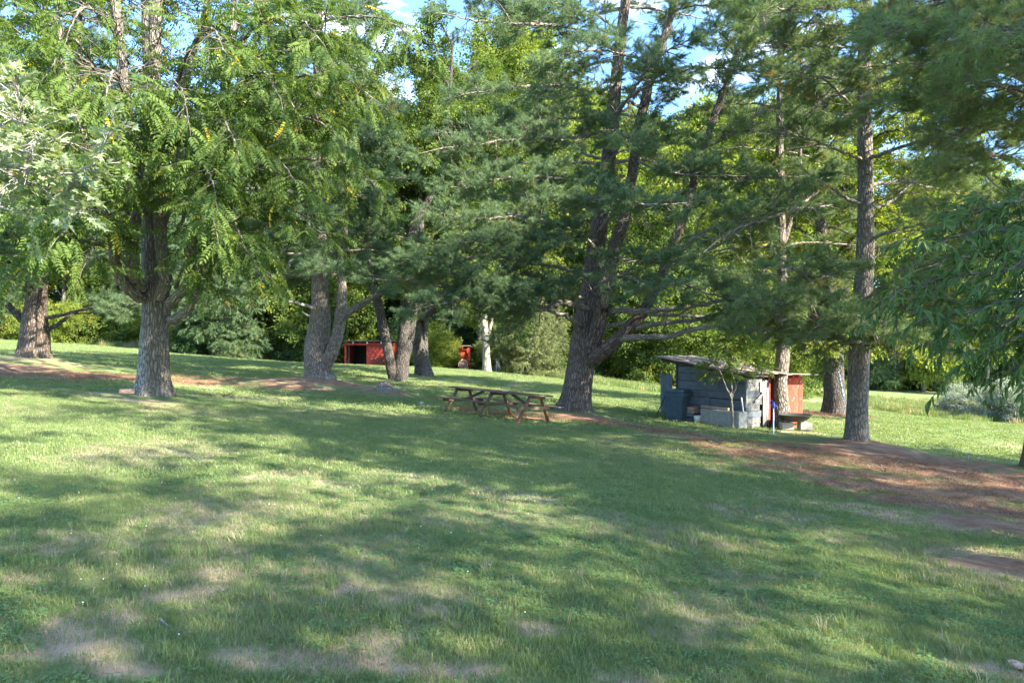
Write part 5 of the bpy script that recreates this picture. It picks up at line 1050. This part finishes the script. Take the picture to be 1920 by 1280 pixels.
p = wpos(SLA * .72, .24, .50); q = beam('log', Vector(p - SU * .75 + np.array([0, 0, .05])), Vector(p + SU * .3 + np.array([0, 0, .03])), .13, .09, M['tan'], None); tag(q, 'rough tan beam resting on top of the concrete trough', 'beam')
r = empty('wood_crate', wpos(.85, .35), 'old crate of faded boards beside the blue bin', 'crate'); r.rotation_euler = (0, 0, yaw(SU))
for k in range(2): box('slat', .55, .02, .13, M['shed_wood'], r, Matrix.Translation((0, -.2, .08 + k * .15)))
for s in (-1, 1): box('side', .02, .38, .28, M['dark_wood'], r, Matrix.Translation((s * .26, 0, .15)))
box('slat', .55, .02, .28, M['dark_wood'], r, Matrix.Translation((0, .2, .15)))
for k, (dz, lab) in enumerate(((.33, 'lower brown board block stacked on the old crate'), (.43, 'upper faded board block topping the old crate'))):
    q = box('wood_block', .55 - .06 * k, .34, .09, M['brick' if k else 'tan'], None, Matrix.Translation(wpos(.85 - .03 * k, .35, dz)) @ Matrix.Rotation(yaw(SU) + .1 * k, 4, 'Z')); tag(q, lab, 'wood block')
o = lathe('bucket', [(.01, .01), (.09, .0), (.115, .22), (.12, .23), (.105, .225), (.085, .02), (.01, .02)], M['white'], None, wpos(1.28, .55), 20); tag(o, 'small white bucket on the grass between crate and trough', 'bucket')
q = pipe('pole', [wpos(-.75, .2) - SB * 0, wpos(-.42, -.1, 1.05)], .018, M['black'], None); tag(q, 'thin dark pole leaning against the left end of the grey shed', 'pole')
p = wpos(SLA + .05, .12); q = beam('white_board', Vector(p), Vector(p + np.array([-.12, .05, .95])), .07, .03, M['white'], None, up=(1, 0, 0)); tag(q, 'narrow white board leaning at the corner of the grey shed', 'board')
# hydrant
p = gp(1450, 801); p = at(1450, 801, 19.6); p[2] = mound(p[0], p[1]); r = empty('yard_hydrant', p, 'blue headed water hydrant on a slim grey post before the shed', 'hydrant')
lathe('post', [(.022, -.1), (.022, .80), (.001, .80)], M['galv'], r, sides=14); lathe('head', [(.02, .74), (.045, .76), (.05, .86), (.03, .89), (.03, .93), (.001, .94)], M['blue'], r, sides=14)
pipe('spout', [(0, 0, .82), (.06, -.02, .82), (.10, -.03, .78), (.105, -.03, .72)], .018, M['blue'], r); pipe('lever', [(0, 0, .93), (-.05, .02, .97), (-.09, .03, .88)], .010, M['blue'], r)
# black kettle basin on blocks
p = at(1492, 792, 21.2); p[2] = mound(p[0], p[1])
for k, (dx, lab) in enumerate(((-.28, 'left concrete block under the black iron basin'), (.30, 'right concrete block under the black iron basin'))):
    q = empty('concrete_block', p + np.array([dx, .05, 0]), lab, 'concrete block', 'concrete blocks by the red shed end'); box('web', .36, .20, .03, M['concrete'], q, Matrix.Translation((0, 0, .02)))
    for s in (-1, 0, 1): box('web', .035, .20, .22, M['concrete'], q, Matrix.Translation((s * .16, 0, .145)))
    for s in (-1, 1): box('face', .36, .035, .22, M['concrete'], q, Matrix.Translation((0, s * .1175, .145)))
o = lathe('iron_basin', [(.01, 0), (.22, .02), (.40, .12), (.48, .23), (.50, .24), (.47, .22), (.38, .13), (.2, .05), (.01, .04)], M['black'], None, p + np.array([0, .05, .26]), 32); tag(o, 'shallow black iron basin set on concrete blocks before the red boards', 'basin')
def rock(name, label, p, s, mat, seed, cat='stone'):
    import bmesh
    bm = bmesh.new(); bmesh.ops.create_icosphere(bm, subdivisions=3, radius=1); co = np.array([v.co for v in bm.verts]); n = vnoise(co * 1.3 + seed, seed) * .5 + vnoise(co * 3.1 + seed, seed + 1) * .22
    for v, k in zip(bm.verts, n): v.co = v.co * (.62 + k); v.co.x *= s[0]; v.co.y *= s[1]; v.co.z *= s[2]
    me = bpy.data.meshes.new(name); bm.to_mesh(me); bm.free(); me.materials.append(mat); o = obj(name, me, None, (p[0], p[1], mound(p[0], p[1]) + s[2] * .3)); o.rotation_euler = (0, 0, seed); return tag(o, label, cat)
rock('stone', 'pale stone right of the iron basin', at(1512, 785, 22.5), (.18, .14, .12), M['stone'], 3)
rock('stone', 'flat pale stone near the bottom right corner', gp(1905, 1247), (.05, .04, .018), M['brick'], 5)
rock('stone', 'small grey stone in the grass left of the stump', gp(455, 1005), (.02, .016, .014), M['stone'], 6)
rock('stone', 'flat stone lying beside the tree stump', gp(790, 757), (.14, .10, .05), M['stone'], 8)
p = gp(240, 744); q = box('brick', .34, .14, .10, M['brick'], None, Matrix.Translation((p[0], p[1], mound(p[0], p[1]) + .05)) @ Matrix.Rotation(.15, 4, 'Z')); tag(q, 'faded red brick on the grass against the walnut trunk', 'brick')
# stump
p = at(722, 742, 24); p[2] = mound(p[0], p[1]); t = Tubes(); t.add(np.array([[0, 0, -.1], [0, 0, .05], [0, 0, .16], [.02, 0, .24]]) + p, [.40, .26, .19, .16], 26, .35, 9, .7, 6); o = obj('tree_stump', t.mesh('tree_stump', M['bark_grey'], p), None, p); tag(o, 'low weathered tree stump in the needle litter left of the table', 'stump')
# fallen brushwood by walnut
p = gp(405, 745); t = Tubes(); rg = random.Random(3)
for k in range(26):
    a = p + np.array([rg.uniform(-.35, .6), rg.uniform(-.25, .25), rg.uniform(.01, .06)]); d = np.array([rg.uniform(-1, 1), rg.uniform(-.6, .6), rg.uniform(-.05, .5)]) * .28; t.add(np.array([a, a + d * .5 + [0, 0, .02], a + d]), [.008, .006, .003], 4)
o = obj('fallen_twigs', t.mesh('fallen_twigs', M['bark_dark'], p), None, p); tag(o, 'dark fallen brushwood lying right of the walnut trunk', 'brushwood')
# stick on the ground right of the big pine, and twigs heaped on the roof
def stick(pts, r, lab, mat='deadwood', name='fallen_branch'):
    P = [gp(*q) + [0, 0, .03] for q in pts]; t = Tubes(); t.add(catmull(P, 14), np.linspace(r, r * .3, 14), 7, .2, 3); o = obj(name, t.mesh(name, M[mat], P[0]), None, P[0]); tag(o, lab, 'branch')
stick([(1122,786),(1160,793),(1200,799),(1240,806)], .035, 'pale fallen branch on the straw right of the big pine')
stick([(300,1170),(312,1182),(322,1190)], .006, 'small pale twig in the near grass at lower left')
stick([(1795,880),(1812,870),(1818,850)], .012, 'bent bare twig on the straw near the right edge')
t = Tubes(); c = SL + SU * SLA * .72 + SW * .3; c[2] = SB[2] + 1.82
for k in range(34):
    a = c + np.array([rg.uniform(-.5, .7), rg.uniform(-.3, .5), rg.uniform(0, .12)]); d = nrm([rg.uniform(-1, 1), rg.uniform(-.6, .6), rg.uniform(-.1, .45)]) * rg.uniform(.3, .8); t.add(np.array([a, a + d * .5 + [0, 0, .04], a + d]), [.011, .008, .004], 4)
o = obj('dead_branches', t.mesh('dead_branches', M['deadwood'], c), None, c); tag(o, 'tangle of bare dead branches heaped on the grey shed roof', 'branches')
p0 = at(1582, 745, 26.5); q = pipe('pipe', [p0, at(1572, 697, 26.8)], .035, M['galv'], None); tag(q, 'pale blue pipe leaning against the thick dark trunk', 'pipe')

# ------------------------------------------------------------------ red sheds at the lawn's far edge
def wagon_wheel(p, R_, label, mat, yw, tilt=-.18):
    r = empty('wagon_wheel', p, label, 'wheel', 'wagon wheels leaning on the red sheds'); r.rotation_euler = (tilt, 0, yw)
    th = np.linspace(0, 2 * np.pi, 33)[:-1]; v = []; q = []
    for i, (rr, y) in enumerate(((R_, -.03), (R_, .03), (R_ - .07, .03), (R_ - .07, -.03))): v.append(np.stack([rr * np.cos(th), np.full(32, y), R_ + rr * np.sin(th)], 1))
    for i in range(4): k = np.arange(32); q.append(np.stack([i * 32 + k, i * 32 + (k + 1) % 32, ((i + 1) % 4) * 32 + (k + 1) % 32, ((i + 1) % 4) * 32 + k], 1))
    obj('rim', mesh_np('rim', np.concatenate(v), np.concatenate(q), None, [mat]), r)
    lathe('hub', [(.01, -.1), (.10, -.1), (.12, 0), (.10, .1), (.01, .1)], mat, r, (0, 0, R_), 16, (math.pi / 2, 0, 0))
    for k in range(12):
        a = k * math.pi / 6; beam('spoke', (.09 * math.cos(a), 0, R_ + .09 * math.sin(a)), ((R_ - .05) * math.cos(a), 0, R_ + (R_ - .05) * math.sin(a)), .04, .04, mat, r, up=(0, 1, 0))
def red_shed(label, px0, px1, pxo, ytop, ybase, d, name='shed', openleft=True):
    b = at((px0 + px1) / 2, ybase, d); b[2] = ground_at(b[0], b[1]) - .02; r = empty(name, b, label, 'shed')
    x0 = (px0 - 960) / F * d - b[0]; x1 = (px1 - 960) / F * d - b[0]; xo = (pxo - 960) / F * d - b[0]; H = (ybase - ytop) / F * d; DD = 3.0
    I = Matrix.Identity(4); T_ = Matrix.Translation
    s = xo; k = 0
    while s < x1 - .05:
        wd = min(.42, x1 - s); poly_prism('board', [(s, -.1), (s + wd - .012, -.1), (s + wd - .012, H - .18), (s, H - .18)], .03, M['red_clean'], r, T_((0, .004 * (k % 3), 0)), .003, k); s += wd; k += 1
    for x in (x0, x1): box('post', .16, .16, H, M['red_clean'], r, T_((x, -.02, H / 2 - .05)))
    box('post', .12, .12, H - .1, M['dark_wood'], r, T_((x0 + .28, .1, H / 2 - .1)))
    box('fascia', x1 - x0 + .4, .05, .20, M['red_clean'], r, T_(((x0 + x1) / 2, -.12, H - .06)))
    for k in range(max(3, int((x1 - x0) / .65))): box('rafter_end', .09, .25, .13, M['white' if k % 2 else 'red_clean'], r, T_((x0 + .1 + k * .62, -.25, H + .06)))
    box('roof', x1 - x0 + .5, DD + .6, .06, M['roof_wood'], r, T_(((x0 + x1) / 2, DD / 2 - .1, H + .12)) @ Matrix.Rotation(-.05, 4, 'X'))
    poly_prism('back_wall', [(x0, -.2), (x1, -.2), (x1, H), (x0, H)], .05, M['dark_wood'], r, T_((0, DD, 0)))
    for x in (x0, x1): poly_prism('side_wall', [(0, -.2), (DD, -.2), (DD, H), (0, H)], .05, M['red_clean'], r, T_((x + (.05 if x < 0 else .0), 0, 0)) @ Matrix.Rotation(math.pi / 2, 4, 'Z'))
    return b, xo, x1
b, xo, x1 = red_shed('open fronted red shed with a dark bay at its left side', 648, 737, 687, 643, 686, 60)
b[2] += 0; wagon_wheel(np.array([b[0] + (710 - 692) / F * 60, 59.5, ground_at(b[0], 59.5)]), .46, 'red brown wagon wheel leaning on the open red shed', M['rust'], .1)
b, xo, x1 = red_shed('small narrow red shed mostly hidden by foliage near the pale tree', 838, 877, 858, 652, 692, 58)
wagon_wheel(np.array([b[0] + (868 - 857) / F * 58, 57.5, ground_at(b[0], 57.5)]), .42, 'pale wagon wheel leaning on the small narrow red shed', M['white'], -.1)
for k, (px, lean, lab) in enumerate(((931, .02, 'leftmost pale post beside the pale barked tree'), (936, -.02, 'middle pale post beside the pale barked tree'), (944, -.5, 'slanting pale post beside the pale barked tree'))):
    p = at(px, 696, 52); p[2] = ground_at(p[0], p[1]) - .1; q = pipe('fence_post', [p, p + np.array([lean * 1.2, 0, 1.15])], .06, M['deadwood'], None, 8); tag(q, lab, 'post', 'pale posts by the wood edge')
print('objects', len(bpy.data.objects))
